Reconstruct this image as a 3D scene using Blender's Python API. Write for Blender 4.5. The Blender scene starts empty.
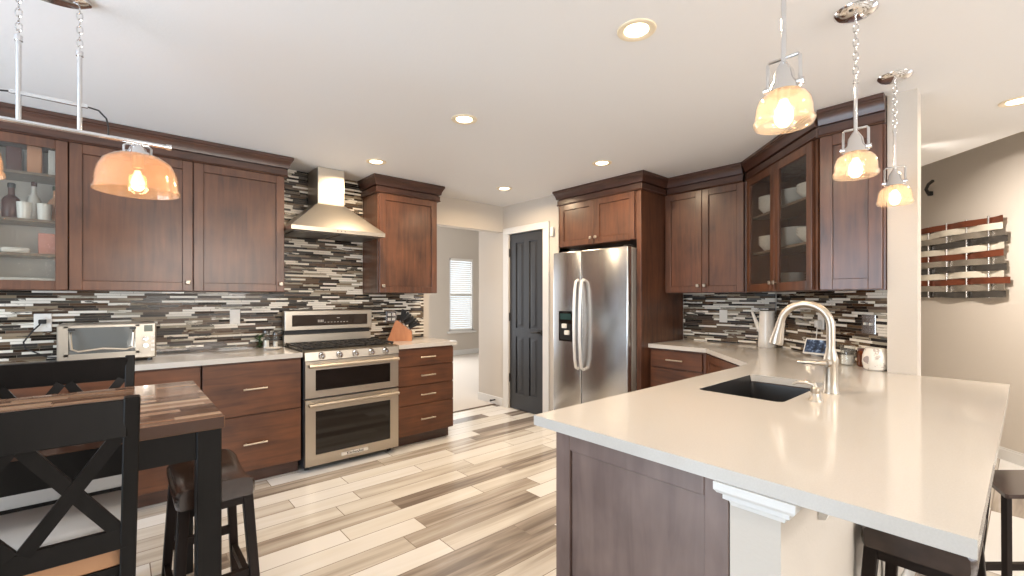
import bpy, bmesh, math, random
from mathutils import Vector, Matrix
from mathutils.geometry import tessellate_polygon
PI = math.pi
R = math.radians
sc = bpy.context.scene
COL = sc.collection
random.seed(7)

# ------------------------------------------------------------------ camera, world, light, exposure
CEIL = 2.44
cam_d = bpy.data.cameras.new('camera')
cam_d.sensor_width = 36
cam_d.lens = 36 * 450 / 1024
cam_d.shift_y = 10 / 1024
cam_d.clip_start = 0.02
cam = bpy.data.objects.new('camera', cam_d)
COL.objects.link(cam)
cam.location = (0, 0, 1.325)
cam.rotation_euler = (R(90), 0, R(48.9 - 90))
sc.camera = cam
sc.view_settings.view_transform = 'Standard'
sc.view_settings.look = 'None'
sc.view_settings.gamma = 1
sc.view_settings.use_curve_mapping = False
sc.view_settings.exposure = 0.14

world = bpy.data.worlds.new('world')
sc.world = world
world.use_nodes = True
wb = world.node_tree.nodes['Background']
wb.inputs[0].default_value = (0.80, 0.88, 1.0, 1)
wb.inputs[1].default_value = 1.6

def area(name, loc, direction, sx, sy, power, color=(1, 1, 1), spread=180):
    d = bpy.data.lights.new(name, 'AREA')
    d.shape = 'RECTANGLE'; d.size = sx; d.size_y = sy
    d.energy = power; d.color = color; d.spread = R(spread)
    o = bpy.data.objects.new(name, d); COL.objects.link(o)
    o.location = loc
    o.rotation_euler = Vector(direction).to_track_quat('-Z', 'Y').to_euler()
    return o

DAY = (0.70, 0.85, 1.0)
area('daylight_slider', (-2.66, 1.9, 1.22), (1, 0, 0.30), 2.1, 2.0, 122, DAY)
area('daylight_rear', (1.4, -3.45, 1.84), (0, 1, 0.12), 2.6, 1.08, 125, (1.0, 0.93, 0.85))
area('daylight_dining', (4.72, -1.95, 1.25), (-1, 0, 0), 1.9, 1.9, 12, (0.95, 0.97, 1.0))
area('daylight_hall', (1.82, 6.9, 1.3), (1, 0, 0), 1.6, 1.8, 15, (1.0, 0.95, 0.88))
area('daylight_far_window', (6.02, 8.95, 1.4), (0, -1, 0), 0.7, 1.7, 8, (1.0, 0.98, 0.95))
area('daylight_hall_window', (3.7, 8.95, 1.3), (-0.08, -1, -0.12), 2.4, 1.9, 135, (1.0, 0.95, 0.90))

# ------------------------------------------------------------------ materials
def new_mat(name):
    m = bpy.data.materials.new(name); m.use_nodes = True
    nt = m.node_tree
    p = nt.nodes['Principled BSDF']
    return m, nt, p

def nd(nt, t, **kw):
    n = nt.nodes.new(t)
    for k, v in kw.items():
        setattr(n, k, v)
    return n

def pm(name, color, rough=0.5, metal=0.0, **kw):
    m, nt, p = new_mat(name)
    p.inputs['Base Color'].default_value = (*color, 1)
    p.inputs['Roughness'].default_value = rough
    p.inputs['Metallic'].default_value = metal
    for k, v in kw.items():
        p.inputs[k].default_value = v
    return m

def math_n(nt, op, a, b=None, c=None):
    n = nd(nt, 'ShaderNodeMath', operation=op)
    for i, v in enumerate((a, b, c)):
        if v is None: continue
        if isinstance(v, (int, float)): n.inputs[i].default_value = v
        else: nt.links.new(v, n.inputs[i])
    return n.outputs[0]

def ramp(nt, fac, stops, interp='LINEAR'):
    r = nd(nt, 'ShaderNodeValToRGB')
    r.color_ramp.interpolation = interp
    el = r.color_ramp.elements
    while len(el) < len(stops): el.new(0.5)
    for e, (p, c) in zip(el, stops):
        e.position = p; e.color = (*c, 1)
    nt.links.new(fac, r.inputs[0])
    return r.outputs[0]

def wood(name, dark, light, scale=(14, 14, 1.3), rough=0.48, coat=0.6, blotch=0.5):
    m, nt, p = new_mat(name)
    tc = nd(nt, 'ShaderNodeTexCoord'); oi = nd(nt, 'ShaderNodeObjectInfo')
    off = nd(nt, 'ShaderNodeVectorMath', operation='SCALE'); off.inputs[0].default_value = (17, 11, 23)
    nt.links.new(oi.outputs['Random'], off.inputs['Scale'])
    add = nd(nt, 'ShaderNodeVectorMath', operation='ADD')
    nt.links.new(tc.outputs['Object'], add.inputs[0]); nt.links.new(off.outputs[0], add.inputs[1])
    mp = nd(nt, 'ShaderNodeMapping'); mp.inputs['Scale'].default_value = scale
    nt.links.new(add.outputs[0], mp.inputs[0])
    n1 = nd(nt, 'ShaderNodeTexNoise'); n1.inputs['Scale'].default_value = 2.2; n1.inputs['Detail'].default_value = 6; n1.inputs['Distortion'].default_value = 0.6
    nt.links.new(mp.outputs[0], n1.inputs['Vector'])
    n2 = nd(nt, 'ShaderNodeTexNoise'); n2.inputs['Scale'].default_value = 4.0; n2.inputs['Detail'].default_value = 3
    nt.links.new(add.outputs[0], n2.inputs['Vector'])
    mx = math_n(nt, 'ADD', math_n(nt, 'MULTIPLY', n1.outputs['Fac'], 1 - blotch), math_n(nt, 'MULTIPLY', n2.outputs['Fac'], blotch))
    c = ramp(nt, mx, [(0.32, dark), (0.68, light)])
    nt.links.new(c, p.inputs['Base Color'])
    p.inputs['Roughness'].default_value = rough
    p.inputs['Coat Weight'].default_value = coat
    p.inputs['Coat Roughness'].default_value = 0.24
    return m

CH_D, CH_L = (0.046, 0.0150, 0.0062), (0.158, 0.057, 0.0235)
WOOD_V = wood('cherry_wood_upright', CH_D, CH_L)
WOOD_H = wood('cherry_wood_level', CH_D, (0.160, 0.055, 0.020), scale=(1.3, 14, 14), rough=0.45, coat=0.2)
WOOD_X = wood('cherry_wood_trim', (0.034, 0.011, 0.005), (0.085, 0.028, 0.013), scale=(2, 2, 14), blotch=0.3)
WOOD_SHEEN = wood('cherry_wood_sheen_tint', (0.085, 0.050, 0.042), (0.20, 0.135, 0.115), scale=(11, 11, 1.4), blotch=0.62)  # greyed and lightened: daylight sheen on the end panel put into the colour
INSIDE = pm('cabinet_interior', (0.06, 0.035, 0.022), 0.6)
BLACKW = wood('black_painted_wood', (0.004, 0.0035, 0.003), (0.008, 0.0065, 0.006), rough=0.42, coat=0.0)
STAINED = wood('espresso_wood', (0.008, 0.005, 0.004), (0.018, 0.011, 0.009), rough=0.42, coat=0.0)
for m_ in (BLACKW, STAINED): m_.node_tree.nodes['Principled BSDF'].inputs['Specular IOR Level'].default_value = 0.18
NICKEL = pm('brushed_nickel', (0.50, 0.445, 0.375), 0.40, 1.0)
CHROME = pm('polished_chrome', (0.75, 0.75, 0.76), 0.08, 1.0)
BLACK = pm('black_plastic', (0.012, 0.012, 0.013), 0.35)
BLACKM = pm('black_iron', (0.02, 0.018, 0.016), 0.5)
BGLASS = pm('dark_oven_glass', (0.010, 0.008, 0.007), 0.06)
WHITEP = pm('white_plastic', (0.78, 0.76, 0.72), 0.35)
WHITET = pm('white_trim_paint', (0.72, 0.715, 0.70), 0.4)
CERAM = pm('white_ceramic', (0.80, 0.77, 0.72), 0.15)
DOORP = pm('charcoal_door_paint', (0.030, 0.032, 0.037), 0.35)
FABRIC = pm('grey_fabric', (0.52, 0.50, 0.48), 0.9)
TAN = pm('tan_wood_edge', (0.42, 0.22, 0.11), 0.5)

def steel(name, axis, base=(0.56, 0.56, 0.56), rough=0.24, swell=0.7):
    m, nt, p = new_mat(name)
    tc = nd(nt, 'ShaderNodeTexCoord'); mp = nd(nt, 'ShaderNodeMapping')
    s = [220, 220, 220]; s[axis] = 2
    mp.inputs['Scale'].default_value = s
    nt.links.new(tc.outputs['Object'], mp.inputs[0])
    n = nd(nt, 'ShaderNodeTexNoise'); n.inputs['Scale'].default_value = 1; n.inputs['Detail'].default_value = 2
    nt.links.new(mp.outputs[0], n.inputs['Vector'])
    nt.links.new(math_n(nt, 'MULTIPLY_ADD', n.outputs['Fac'], 0.06, rough - 0.03), p.inputs['Roughness'])
    # slow swells of the sheet metal bend the reflections
    mp2 = nd(nt, 'ShaderNodeMapping'); mp2.inputs['Scale'].default_value = (2.2, 2.2, 0.7)
    nt.links.new(tc.outputs['Object'], mp2.inputs[0])
    n2 = nd(nt, 'ShaderNodeTexNoise'); n2.inputs['Scale'].default_value = 1.3; n2.inputs['Detail'].default_value = 0
    nt.links.new(mp2.outputs[0], n2.inputs['Vector'])
    b = nd(nt, 'ShaderNodeBump'); b.inputs['Strength'].default_value = swell; b.inputs['Distance'].default_value = 0.03
    nt.links.new(n2.outputs['Fac'], b.inputs['Height']); nt.links.new(b.outputs[0], p.inputs['Normal'])
    p.inputs['Base Color'].default_value = (*base, 1)
    p.inputs['Metallic'].default_value = 1
    return m
STEEL_V = steel('stainless_steel_upright', 2)
STEEL_H = pm('stainless_steel_level', (0.57, 0.525, 0.455), 0.34, 1.0)
STEEL_D = pm('steel_dark', (0.16, 0.155, 0.15), 0.35, 1.0)

def mix_glass(name, tint, transp=0.8, transl=0.0, gloss_rough=0.05):
    m = bpy.data.materials.new(name); m.use_nodes = True
    nt = m.node_tree; nt.nodes.clear()
    out = nd(nt, 'ShaderNodeOutputMaterial')
    tr = nd(nt, 'ShaderNodeBsdfTransparent'); tr.inputs[0].default_value = (*tint, 1)
    tl = nd(nt, 'ShaderNodeBsdfTranslucent'); tl.inputs[0].default_value = (*tint, 1)
    df = nd(nt, 'ShaderNodeBsdfDiffuse'); df.inputs[0].default_value = (*tint, 1)
    gl = nd(nt, 'ShaderNodeBsdfGlossy'); gl.inputs['Roughness'].default_value = gloss_rough
    mxd = nd(nt, 'ShaderNodeMixShader'); mxd.inputs[0].default_value = 0.5
    nt.links.new(tl.outputs[0], mxd.inputs[1]); nt.links.new(df.outputs[0], mxd.inputs[2])
    mx1 = nd(nt, 'ShaderNodeMixShader'); mx1.inputs[0].default_value = transl
    nt.links.new(tr.outputs[0], mx1.inputs[1]); nt.links.new(mxd.outputs[0], mx1.inputs[2])
    fr = nd(nt, 'ShaderNodeFresnel'); geo = nd(nt, 'ShaderNodeNewGeometry')
    nt.links.new(math_n(nt, 'MULTIPLY_ADD', geo.outputs['Backfacing'], 1 / 1.45 - 1.45, 1.45), fr.inputs[0])   # both faces of the pane reflect alike
    mx2 = nd(nt, 'ShaderNodeMixShader')
    nt.links.new(fr.outputs[0], mx2.inputs[0])
    nt.links.new(mx1.outputs[0], mx2.inputs[1]); nt.links.new(gl.outputs[0], mx2.inputs[2])
    nt.links.new(mx2.outputs[0], out.inputs[0])
    return m, nt, gl
AMBERC, _, _ = mix_glass('peach_dome_glass', (1.0, 0.82, 0.65), transl=0.20, gloss_rough=0.1)
AMBER, _, _ = mix_glass('amber_shade_glass', (1.0, 0.93, 0.84), transl=0.14, gloss_rough=0.08)
CLEAR, _, _ = mix_glass('clear_glass', (0.95, 0.96, 0.95), transl=0.04)
AMBERJ, _, _ = mix_glass('amber_jar_glass', (0.45, 0.16, 0.05), transl=0.3)
SEED, snt, sgl = mix_glass('seeded_cabinet_glass', (0.90, 0.90, 0.88), transl=0.03, gloss_rough=0.12)
sn = nd(snt, 'ShaderNodeTexNoise'); sn.inputs['Scale'].default_value = 55
stc = nd(snt, 'ShaderNodeTexCoord'); snt.links.new(stc.outputs['Object'], sn.inputs['Vector'])
sb = nd(snt, 'ShaderNodeBump'); sb.inputs['Strength'].default_value = 0.25; sb.inputs['Distance'].default_value = 0.01
snt.links.new(sn.outputs['Fac'], sb.inputs['Height']); snt.links.new(sb.outputs[0], sgl.inputs['Normal'])

def emis(name, color, s):
    m, nt, p = new_mat(name)
    p.inputs['Base Color'].default_value = (*color, 1)
    p.inputs['Emission Color'].default_value = (*color, 1)
    p.inputs['Emission Strength'].default_value = s
    return m
BULB = emis('glowing_bulb', (1.0, 0.80, 0.52), 5)
CANLENS = emis('downlight_lens', (1.0, 0.86, 0.62), 9)
CANTRIM = pm('downlight_trim', (0.85, 0.74, 0.55), 0.4)

def paint(name, color, rough=0.75):
    m, nt, p = new_mat(name)
    tc = nd(nt, 'ShaderNodeTexCoord')
    n = nd(nt, 'ShaderNodeTexNoise'); n.inputs['Scale'].default_value = 90; n.inputs['Detail'].default_value = 2
    nt.links.new(tc.outputs['Object'], n.inputs['Vector'])
    b = nd(nt, 'ShaderNodeBump'); b.inputs['Strength'].default_value = 0.06; b.inputs['Distance'].default_value = 0.01
    nt.links.new(n.outputs['Fac'], b.inputs['Height']); nt.links.new(b.outputs[0], p.inputs['Normal'])
    p.inputs['Base Color'].default_value = (*color, 1); p.inputs['Roughness'].default_value = rough
    return m
WALLP = paint('greige_wall_paint', (0.60, 0.55, 0.49))
CEILP = paint('ceiling_paint', (0.80, 0.80, 0.80))

def quartz():
    m, nt, p = new_mat('cream_quartz')
    tc = nd(nt, 'ShaderNodeTexCoord')
    n = nd(nt, 'ShaderNodeTexNoise'); n.inputs['Scale'].default_value = 260; n.inputs['Detail'].default_value = 1
    nt.links.new(tc.outputs['Object'], n.inputs['Vector'])
    c = ramp(nt, n.outputs['Fac'], [(0.35, (0.545, 0.515, 0.475)), (0.65, (0.565, 0.535, 0.495))])
    nt.links.new(c, p.inputs['Base Color'])
    p.inputs['Roughness'].default_value = 0.11
    return m
QUARTZ = quartz()

def strips(name, length, width, palette, streak, rough, axis_u=0, axis_v=1, grout=(0.004, (0.5, 0.45, 0.4)), vary=0.5, spec_rand=0.0, interp='CONSTANT', jitter=True):
    """Rows of strips along axis_u: random lengths (1-D cells), one palette colour per strip, streaks along the strip."""
    m, nt, p = new_mat(name)
    tc = nd(nt, 'ShaderNodeTexCoord'); sp = nd(nt, 'ShaderNodeSeparateXYZ')
    nt.links.new(tc.outputs['Object'], sp.inputs[0])
    u, v = sp.outputs[axis_u], sp.outputs[axis_v]
    vr = math_n(nt, 'DIVIDE', v, width)
    row = math_n(nt, 'FLOOR', vr)
    wn = nd(nt, 'ShaderNodeTexWhiteNoise', noise_dimensions='1D'); nt.links.new(row, wn.inputs['W'])
    uu = math_n(nt, 'ADD', math_n(nt, 'DIVIDE', u, length), math_n(nt, 'MULTIPLY', wn.outputs['Value'], 37.0))
    if jitter:
        w = math_n(nt, 'ADD', uu, math_n(nt, 'MULTIPLY', row, 113.0))
        vo = nd(nt, 'ShaderNodeTexVoronoi', voronoi_dimensions='1D'); vo.inputs['Scale'].default_value = 1
        vo.inputs['Randomness'].default_value = 0.85
        nt.links.new(w, vo.inputs['W'])
        sepc = nd(nt, 'ShaderNodeSeparateColor'); nt.links.new(vo.outputs['Color'], sepc.inputs[0])
        rnd, rnd2 = sepc.outputs[0], sepc.outputs[1]
        ve = nd(nt, 'ShaderNodeTexVoronoi', voronoi_dimensions='1D', feature='DISTANCE_TO_EDGE'); ve.inputs['Scale'].default_value = 1
        ve.inputs['Randomness'].default_value = 0.85
        nt.links.new(w, ve.inputs['W'])
        du = math_n(nt, 'MULTIPLY', ve.outputs['Distance'], length)
    else:
        cell = math_n(nt, 'FLOOR', uu)
        cv = nd(nt, 'ShaderNodeCombineXYZ'); nt.links.new(cell, cv.inputs[0]); nt.links.new(row, cv.inputs[1])
        w2 = nd(nt, 'ShaderNodeTexWhiteNoise', noise_dimensions='2D'); nt.links.new(cv.outputs[0], w2.inputs['Vector'])
        sepc = nd(nt, 'ShaderNodeSeparateColor'); nt.links.new(w2.outputs['Color'], sepc.inputs[0])
        rnd, rnd2 = sepc.outputs[0], sepc.outputs[1]
        fu = math_n(nt, 'FRACT', uu)
        du = math_n(nt, 'MULTIPLY', math_n(nt, 'MINIMUM', fu, math_n(nt, 'SUBTRACT', 1.0, fu)), length)
    fv = math_n(nt, 'FRACT', vr)
    dv = math_n(nt, 'MULTIPLY', math_n(nt, 'MINIMUM', fv, math_n(nt, 'SUBTRACT', 1.0, fv)), width)
    edge = math_n(nt, 'LESS_THAN', math_n(nt, 'MINIMUM', du, dv), grout[0] / 2)
    # streak noise
    cx = nd(nt, 'ShaderNodeCombineXYZ')
    nt.links.new(math_n(nt, 'MULTIPLY', u, streak[0]), cx.inputs[0])
    nt.links.new(math_n(nt, 'MULTIPLY', v, streak[1]), cx.inputs[1])
    nt.links.new(math_n(nt, 'MULTIPLY', rnd2, 91.0), cx.inputs[2])
    ns = nd(nt, 'ShaderNodeTexNoise'); ns.inputs['Scale'].default_value = 1; ns.inputs['Detail'].default_value = 5; ns.inputs['Distortion'].default_value = 0.5
    nt.links.new(cx.outputs[0], ns.inputs['Vector'])
    k = math_n(nt, 'ADD', rnd, math_n(nt, 'MULTIPLY', math_n(nt, 'SUBTRACT', ns.outputs['Fac'], 0.5), vary))
    col = ramp(nt, k, palette, interp)
    mx = nd(nt, 'ShaderNodeMix', data_type='RGBA')
    nt.links.new(edge, mx.inputs[0]); nt.links.new(col, mx.inputs[6]); mx.inputs[7].default_value = (*grout[1], 1)
    nt.links.new(mx.outputs[2], p.inputs['Base Color'])
    if spec_rand:
        nt.links.new(math_n(nt, 'MULTIPLY_ADD', rnd2, spec_rand, rough), p.inputs['Roughness'])
        h = math_n(nt, 'MULTIPLY_ADD', rnd2, 0.4, math_n(nt, 'MULTIPLY', math_n(nt, 'SUBTRACT', 1.0, edge), 0.6))
        b = nd(nt, 'ShaderNodeBump'); b.inputs['Strength'].default_value = 0.4; b.inputs['Distance'].default_value = 0.003
        nt.links.new(h, b.inputs['Height']); nt.links.new(b.outputs[0], p.inputs['Normal'])
    else:
        p.inputs['Roughness'].default_value = rough
    return m

MOSAIC = strips('mosaic_strip_tile', 0.155, 0.0172,
    [(0.0, (0.010, 0.007, 0.005)), (0.20, (0.042, 0.025, 0.016)), (0.32, (0.12, 0.078, 0.046)), (0.42, (0.25, 0.195, 0.13)),
     (0.50, (0.06, 0.055, 0.044)), (0.56, (0.80, 0.76, 0.68)), (0.84, (0.40, 0.37, 0.30)), (0.92, (0.085, 0.044, 0.022))],
    (9, 60), 0.07, 0, 2, grout=(0.0016, (0.20, 0.165, 0.125)), vary=0.22, spec_rand=0.35)
FLOORM = strips('wood_look_plank_tile', 0.92, 0.152,
    [(0.02, (0.20, 0.165, 0.14)), (0.16, (0.38, 0.33, 0.28)), (0.32, (0.58, 0.535, 0.475)), (0.54, (0.735, 0.71, 0.655)), (0.9, (0.83, 0.82, 0.80))],
    (1.1, 15), 0.20, 0, 1, grout=(0.005, (0.27, 0.23, 0.19)), vary=0.80, interp='LINEAR', jitter=False)
TABLEM = strips('butcher_block_top', 0.30, 0.043,
    [(0.0, (0.085, 0.040, 0.024)), (0.3, (0.20, 0.108, 0.066)), (0.6, (0.33, 0.20, 0.13)), (1.0, (0.50, 0.36, 0.25))],
    (3, 40), 0.12, 0, 1, grout=(0.0012, (0.06, 0.03, 0.02)), vary=0.35, interp='LINEAR')
CARPET = paint('cream_carpet', (0.62, 0.57, 0.51), 0.95)

# ------------------------------------------------------------------ mesh builder
class MB:
    def __init__(s, M=None):
        s.bm = bmesh.new(); s.M = M
    def _x(s, verts, M):
        if M is not None: bmesh.ops.transform(s.bm, matrix=M, verts=verts)
    def box(s, x0, x1, y0, y1, z0, z1, bev=0.0, M=None, seg=1):
        r = bmesh.ops.create_cube(s.bm, size=1)
        vs = r['verts']
        for v in vs:
            v.co = Vector(((x0 + x1) / 2 + v.co.x * abs(x1 - x0), (y0 + y1) / 2 + v.co.y * abs(y1 - y0), (z0 + z1) / 2 + v.co.z * abs(z1 - z0)))
        if bev > 0:
            es = list({e for v in vs for e in v.link_edges})
            rr = bmesh.ops.bevel(s.bm, geom=es, offset=bev, segments=seg, affect='EDGES', profile=0.5, clamp_overlap=True)
            vs = list({v for f in rr['faces'] for v in f.verts} | {v for v in vs if v.is_valid})
        s._x(vs, M)
        return s
    def prism(s, poly, z0, z1, M=None, holes=()):
        """Extrude an outline (with optional holes) from z0 to z1."""
        loops = [list(poly)] + [list(h) for h in holes]
        flat = [p for l in loops for p in l]
        lo = [s.bm.verts.new((p[0], p[1], z0)) for p in flat]
        hi = [s.bm.verts.new((p[0], p[1], z1)) for p in flat]
        if len(loops) == 1:
            tris = [list(range(len(flat)))]
        else:
            tris = tessellate_polygon([[Vector((p[0], p[1], 0)) for p in l] for l in loops])
        for t in tris:
            try:
                s.bm.faces.new([hi[i] for i in t]); s.bm.faces.new([lo[i] for i in reversed(t)])
            except ValueError: pass
        k = 0
        for l in loops:
            n = len(l)
            for i in range(n):
                a, b = k + i, k + (i + 1) % n
                s.bm.faces.new([lo[a], lo[b], hi[b], hi[a]])
            k += n
        s._x(lo + hi, M)
        return s
    def ring(s, rings, cap=True, closed=False):
        """Skin a list of vertex rings."""
        vr = [[s.bm.verts.new(p) for p in r] for r in rings]
        n = len(vr[0])
        m = len(vr)
        for i in range(m if closed else m - 1):
            a, b = vr[i], vr[(i + 1) % m]
            for j in range(n):
                s.bm.faces.new([a[j], a[(j + 1) % n], b[(j + 1) % n], b[j]])
        if cap and not closed:
            s.bm.faces.new(list(reversed(vr[0]))); s.bm.faces.new(vr[-1])
        return s
    def tube(s, pts, r, seg=8, closed=False):
        pts = [Vector(p) for p in pts]
        n = len(pts)
        rad = r if isinstance(r, (list, tuple)) else [r] * n
        rings = []; up = None
        for i, p in enumerate(pts):
            if closed: t = pts[(i + 1) % n] - pts[i - 1]
            else: t = pts[min(i + 1, n - 1)] - pts[max(i - 1, 0)]
            t.normalize()
            if up is None:
                up = t.orthogonal().normalized()
            up = (up - t * up.dot(t)).normalized()
            w = t.cross(up)
            rings.append([p + (up * math.cos(2 * PI * j / seg) + w * math.sin(2 * PI * j / seg)) * rad[i] for j in range(seg)])
        return s.ring(rings, cap=not closed, closed=closed)
    def cyl(s, p0, p1, r0, r1=None, seg=20):
        p0, p1 = Vector(p0), Vector(p1)
        t = (p1 - p0).normalized(); up = t.orthogonal().normalized(); w = t.cross(up)
        r1 = r0 if r1 is None else r1
        return s.ring([[p + (up * math.cos(2 * PI * j / seg) + w * math.sin(2 * PI * j / seg)) * r for j in range(seg)] for p, r in ((p0, r0), (p1, r1))])
    def lathe(s, prof, c=(0, 0, 0), seg=28, M=None, cap=True):
        rings = [[(c[0] + r * math.cos(2 * PI * j / seg), c[1] + r * math.sin(2 * PI * j / seg), c[2] + z) for j in range(seg)] for r, z in prof]
        n0 = len(s.bm.verts)
        s.ring(rings, cap=cap)
        s.bm.verts.ensure_lookup_table()
        s._x([s.bm.verts[i] for i in range(n0, len(s.bm.verts))], M)
        return s
    def bar(s, p0, p1, w, d, bev=0.0, ref=(0, 1, 0), w1=None, d1=None):
        """Rectangular bar between two points: w across, d along ref."""
        p0, p1 = Vector(p0), Vector(p1)
        t = (p1 - p0).normalized(); rf = Vector(ref)
        y = (rf - t * rf.dot(t)).normalized(); x = y.cross(t)
        w1 = w if w1 is None else w1; d1 = d if d1 is None else d1
        rings = []
        for p, ww, dd in ((p0, w, d), (p1, w1, d1)):
            rings.append([p + x * (sx * ww / 2) + y * (sy * dd / 2) for sx, sy in ((-1, -1), (1, -1), (1, 1), (-1, 1))])
        n0 = len(s.bm.verts)
        s.ring(rings)
        if bev:
            s.bm.verts.ensure_lookup_table()
            vs = [s.bm.verts[i] for i in range(n0, len(s.bm.verts))]
            es = list({e for v in vs for e in v.link_edges})
            bmesh.ops.bevel(s.bm, geom=es, offset=bev, segments=1, affect='EDGES', clamp_overlap=True)
        return s
    def sweep(s, path, prof):
        """Sweep a moulding profile [(out, z)] along a plan path with mitred corners; outward is to the right of travel."""
        P = [Vector((p[0], p[1])) for p in path]
        n = len(P); rings = []
        for i in range(n):
            d0 = (P[i] - P[i - 1]).normalized() if i else (P[1] - P[0]).normalized()
            d1 = (P[i + 1] - P[i]).normalized() if i < n - 1 else d0
            n0, n1 = Vector((d0.y, -d0.x)), Vector((d1.y, -d1.x))
            m = n0 + n1; m = m / max(m.dot(n0), 1e-6)
            rings.append([(P[i].x + m.x * o, P[i].y + m.y * o, z) for o, z in prof])
        return s.ring(rings)
    def build(s, name, mat, parent=None, smooth=38, loc=None, rot=None):
        bmesh.ops.remove_doubles(s.bm, verts=s.bm.verts, dist=1e-6)
        bmesh.ops.recalc_face_normals(s.bm, faces=s.bm.faces)
        if s.M is not None: bmesh.ops.transform(s.bm, matrix=s.M, verts=s.bm.verts)
        if smooth:
            for f in s.bm.faces: f.smooth = True
            for e in s.bm.edges:
                if len(e.link_faces) == 2 and e.calc_face_angle(0) > R(smooth): e.smooth = False
        me = bpy.data.meshes.new(name)
        s.bm.to_mesh(me); s.bm.free()
        me.materials.append(mat)
        o = bpy.data.objects.new(name, me); COL.objects.link(o)
        if parent is not None: o.parent = parent
        if loc is not None: o.location = loc
        if rot is not None: o.rotation_euler = rot
        return o

def tag(o, label, cat, group=None, kind=None):
    o['label'] = label; o['category'] = cat
    if group: o['group'] = group
    if kind: o['kind'] = kind
    return o
def thing(name, label, cat, loc=(0, 0, 0), rz=0.0, group=None, kind=None):
    o = bpy.data.objects.new(name, None); COL.objects.link(o)
    o.empty_display_size = 0.1
    o.location = loc; o.rotation_euler = (0, 0, rz)
    return tag(o, label, cat, group, kind)
def kids(o): return [c for c in bpy.data.objects if c.parent == o]
def dup(root, loc, rz, label, group=None):
    r = root.copy(); COL.objects.link(r); r.location = loc; r.rotation_euler = (0, 0, rz)
    r['label'] = label
    if group: r['group'] = group
    for ch in kids(root):
        c = ch.copy(); COL.objects.link(c); c.parent = r
        for g in kids(ch):
            d = g.copy(); COL.objects.link(d); d.parent = c
    return r
def struct(name, mb, m, label=None, cat=None, smooth=0):
    o = mb.build(name, m, smooth=smooth); o['kind'] = 'structure'
    o['label'] = label; o['category'] = cat
    return o

# ------------------------------------------------------------------ the setting
WB = 4.22          # stove wall plane (b)
WA = 4.22          # fridge wall plane (a)
DA = 3.54          # pantry door wall plane (a)
struct('floor', MB().box(-2.5, 7.2, -3.3, 4.37, -0.1, 0), FLOORM, 'kitchen floor of pale wood-look plank tile', 'floor')
struct('floor_hall', MB().box(1.9, 9.1, 4.37, 8.85, -0.1, 0.004), CARPET, 'cream carpet of the room beyond the doorway', 'floor')
struct('trim_1', MB().box(2.50, 3.54, 4.355, 4.385, 0, 0.009, 0.003), pm('threshold_strip', (0.13, 0.09, 0.06), 0.4), 'dark strip where tile meets carpet', 'floor strip')
mb = MB()
mb.box(-2.5, 4.56, -3.3, 4.34, CEIL, 3.0)
mb.prism([(4.56, 0.03), (6.03, 1.5), (4.56, 1.5)], CEIL, 3.0)
struct('ceiling', mb, CEILP, 'flat off-white kitchen ceiling', 'ceiling')
struct('ceiling_hall', MB().box(1.9, 9.1, 4.2, 8.85, 3.2, 3.3), CEILP, 'ceiling of the room beyond the doorway', 'ceiling')
struct('ceiling_stair', MB().box(4.4, 7.2, -3.3, 1.6, 3.0, 3.1), CEILP, 'raised ceiling beyond the white post', 'ceiling')
mb = MB()
mb.box(-2.5, 2.50, WB, WB + 0.13, 0, CEIL)
mb.box(2.50, DA + 0.12, WB, WB + 0.13, 2.13, CEIL)
struct('wall_left', mb, WALLP, 'beige wall behind the range with a header over the doorway', 'wall')
D0, D1, DH = 3.52, 4.115, 2.095     # pantry door opening
mb = MB()
mb.box(DA, DA + 0.12, D1 + 0.0, 4.34, 0, CEIL); mb.box(DA, DA + 0.12, 4.34, 4.72, 0, 3.2)
mb.box(DA, DA + 0.12, 3.24, D0, 0, CEIL)
mb.box(DA, DA + 0.12, D0, D1, DH, CEIL)
mb.box(DA, WA + 0.12, 3.24, 3.30, 0, CEIL)
mb.box(DA + 0.25, DA + 0.3, 3.3, 4.3, 0, CEIL)
mb.box(WA, WA + 0.12, 1.30, 3.30, 0, CEIL)
struct('wall_back', mb, WALLP, 'beige wall holding the pantry door and the fridge alcove', 'wall')
mb = MB()
mb.prism([(4.22, 1.405), (3.325, 0.51), (3.41, 0.425), (4.305, 1.32)], 0, CEIL)
struct('wall_diagonal', mb, WALLP, 'angled kitchen wall behind the sink', 'wall')
mb = MB()
mb.box(3.192, 3.31, 0.385, 0.51, 0.875, CEIL)
mb.box(1.13, 3.31, 0.368, 0.481, 0, 0.880)
mb.box(3.19, 3.40, 0.385, 0.54, 0, 0.879)
struct('wall_peninsula', mb, WALLP, 'cream half wall under the peninsula rising into a full post', 'wall')
D45 = math.sqrt(0.5)
mb = MB()
mb.prism([(4.5, -0.84), (6.6, 1.26), (6.7, 1.16), (4.6, -0.94)], 0, 3.0)
mb.box(4.345, 7.0, 1.5, 1.6, 0, 3.0)
mb.box(6.6, 6.7, 1.2, 1.6, 0, 3.0)
mb.box(4.5, 4.62, -1.0, -0.84, 0, 3.0)
mb.box(4.5, 4.62, -3.3, -2.9, 0, 3.0); mb.box(4.5, 4.62, -2.9, -1.0, 0, 0.3); mb.box(4.5, 4.62, -2.9, -1.0, 2.2, 3.0)
struct('wall_right', mb, WALLP, 'far beige wall carrying the woven metal art', 'wall')
mb = MB()
mb.box(-2.5, 4.6, -3.32, -3.2, 0, 1.30); mb.box(-2.5, 4.6, -3.32, -3.2, 2.38, CEIL)
mb.box(-2.5, 0.1, -3.32, -3.2, 1.30, 2.38); mb.box(2.7, 4.6, -3.32, -3.2, 1.30, 2.38)
struct('wall_rear', mb, WALLP, 'wall with windows behind the viewer', 'wall')
mb = MB()
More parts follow.
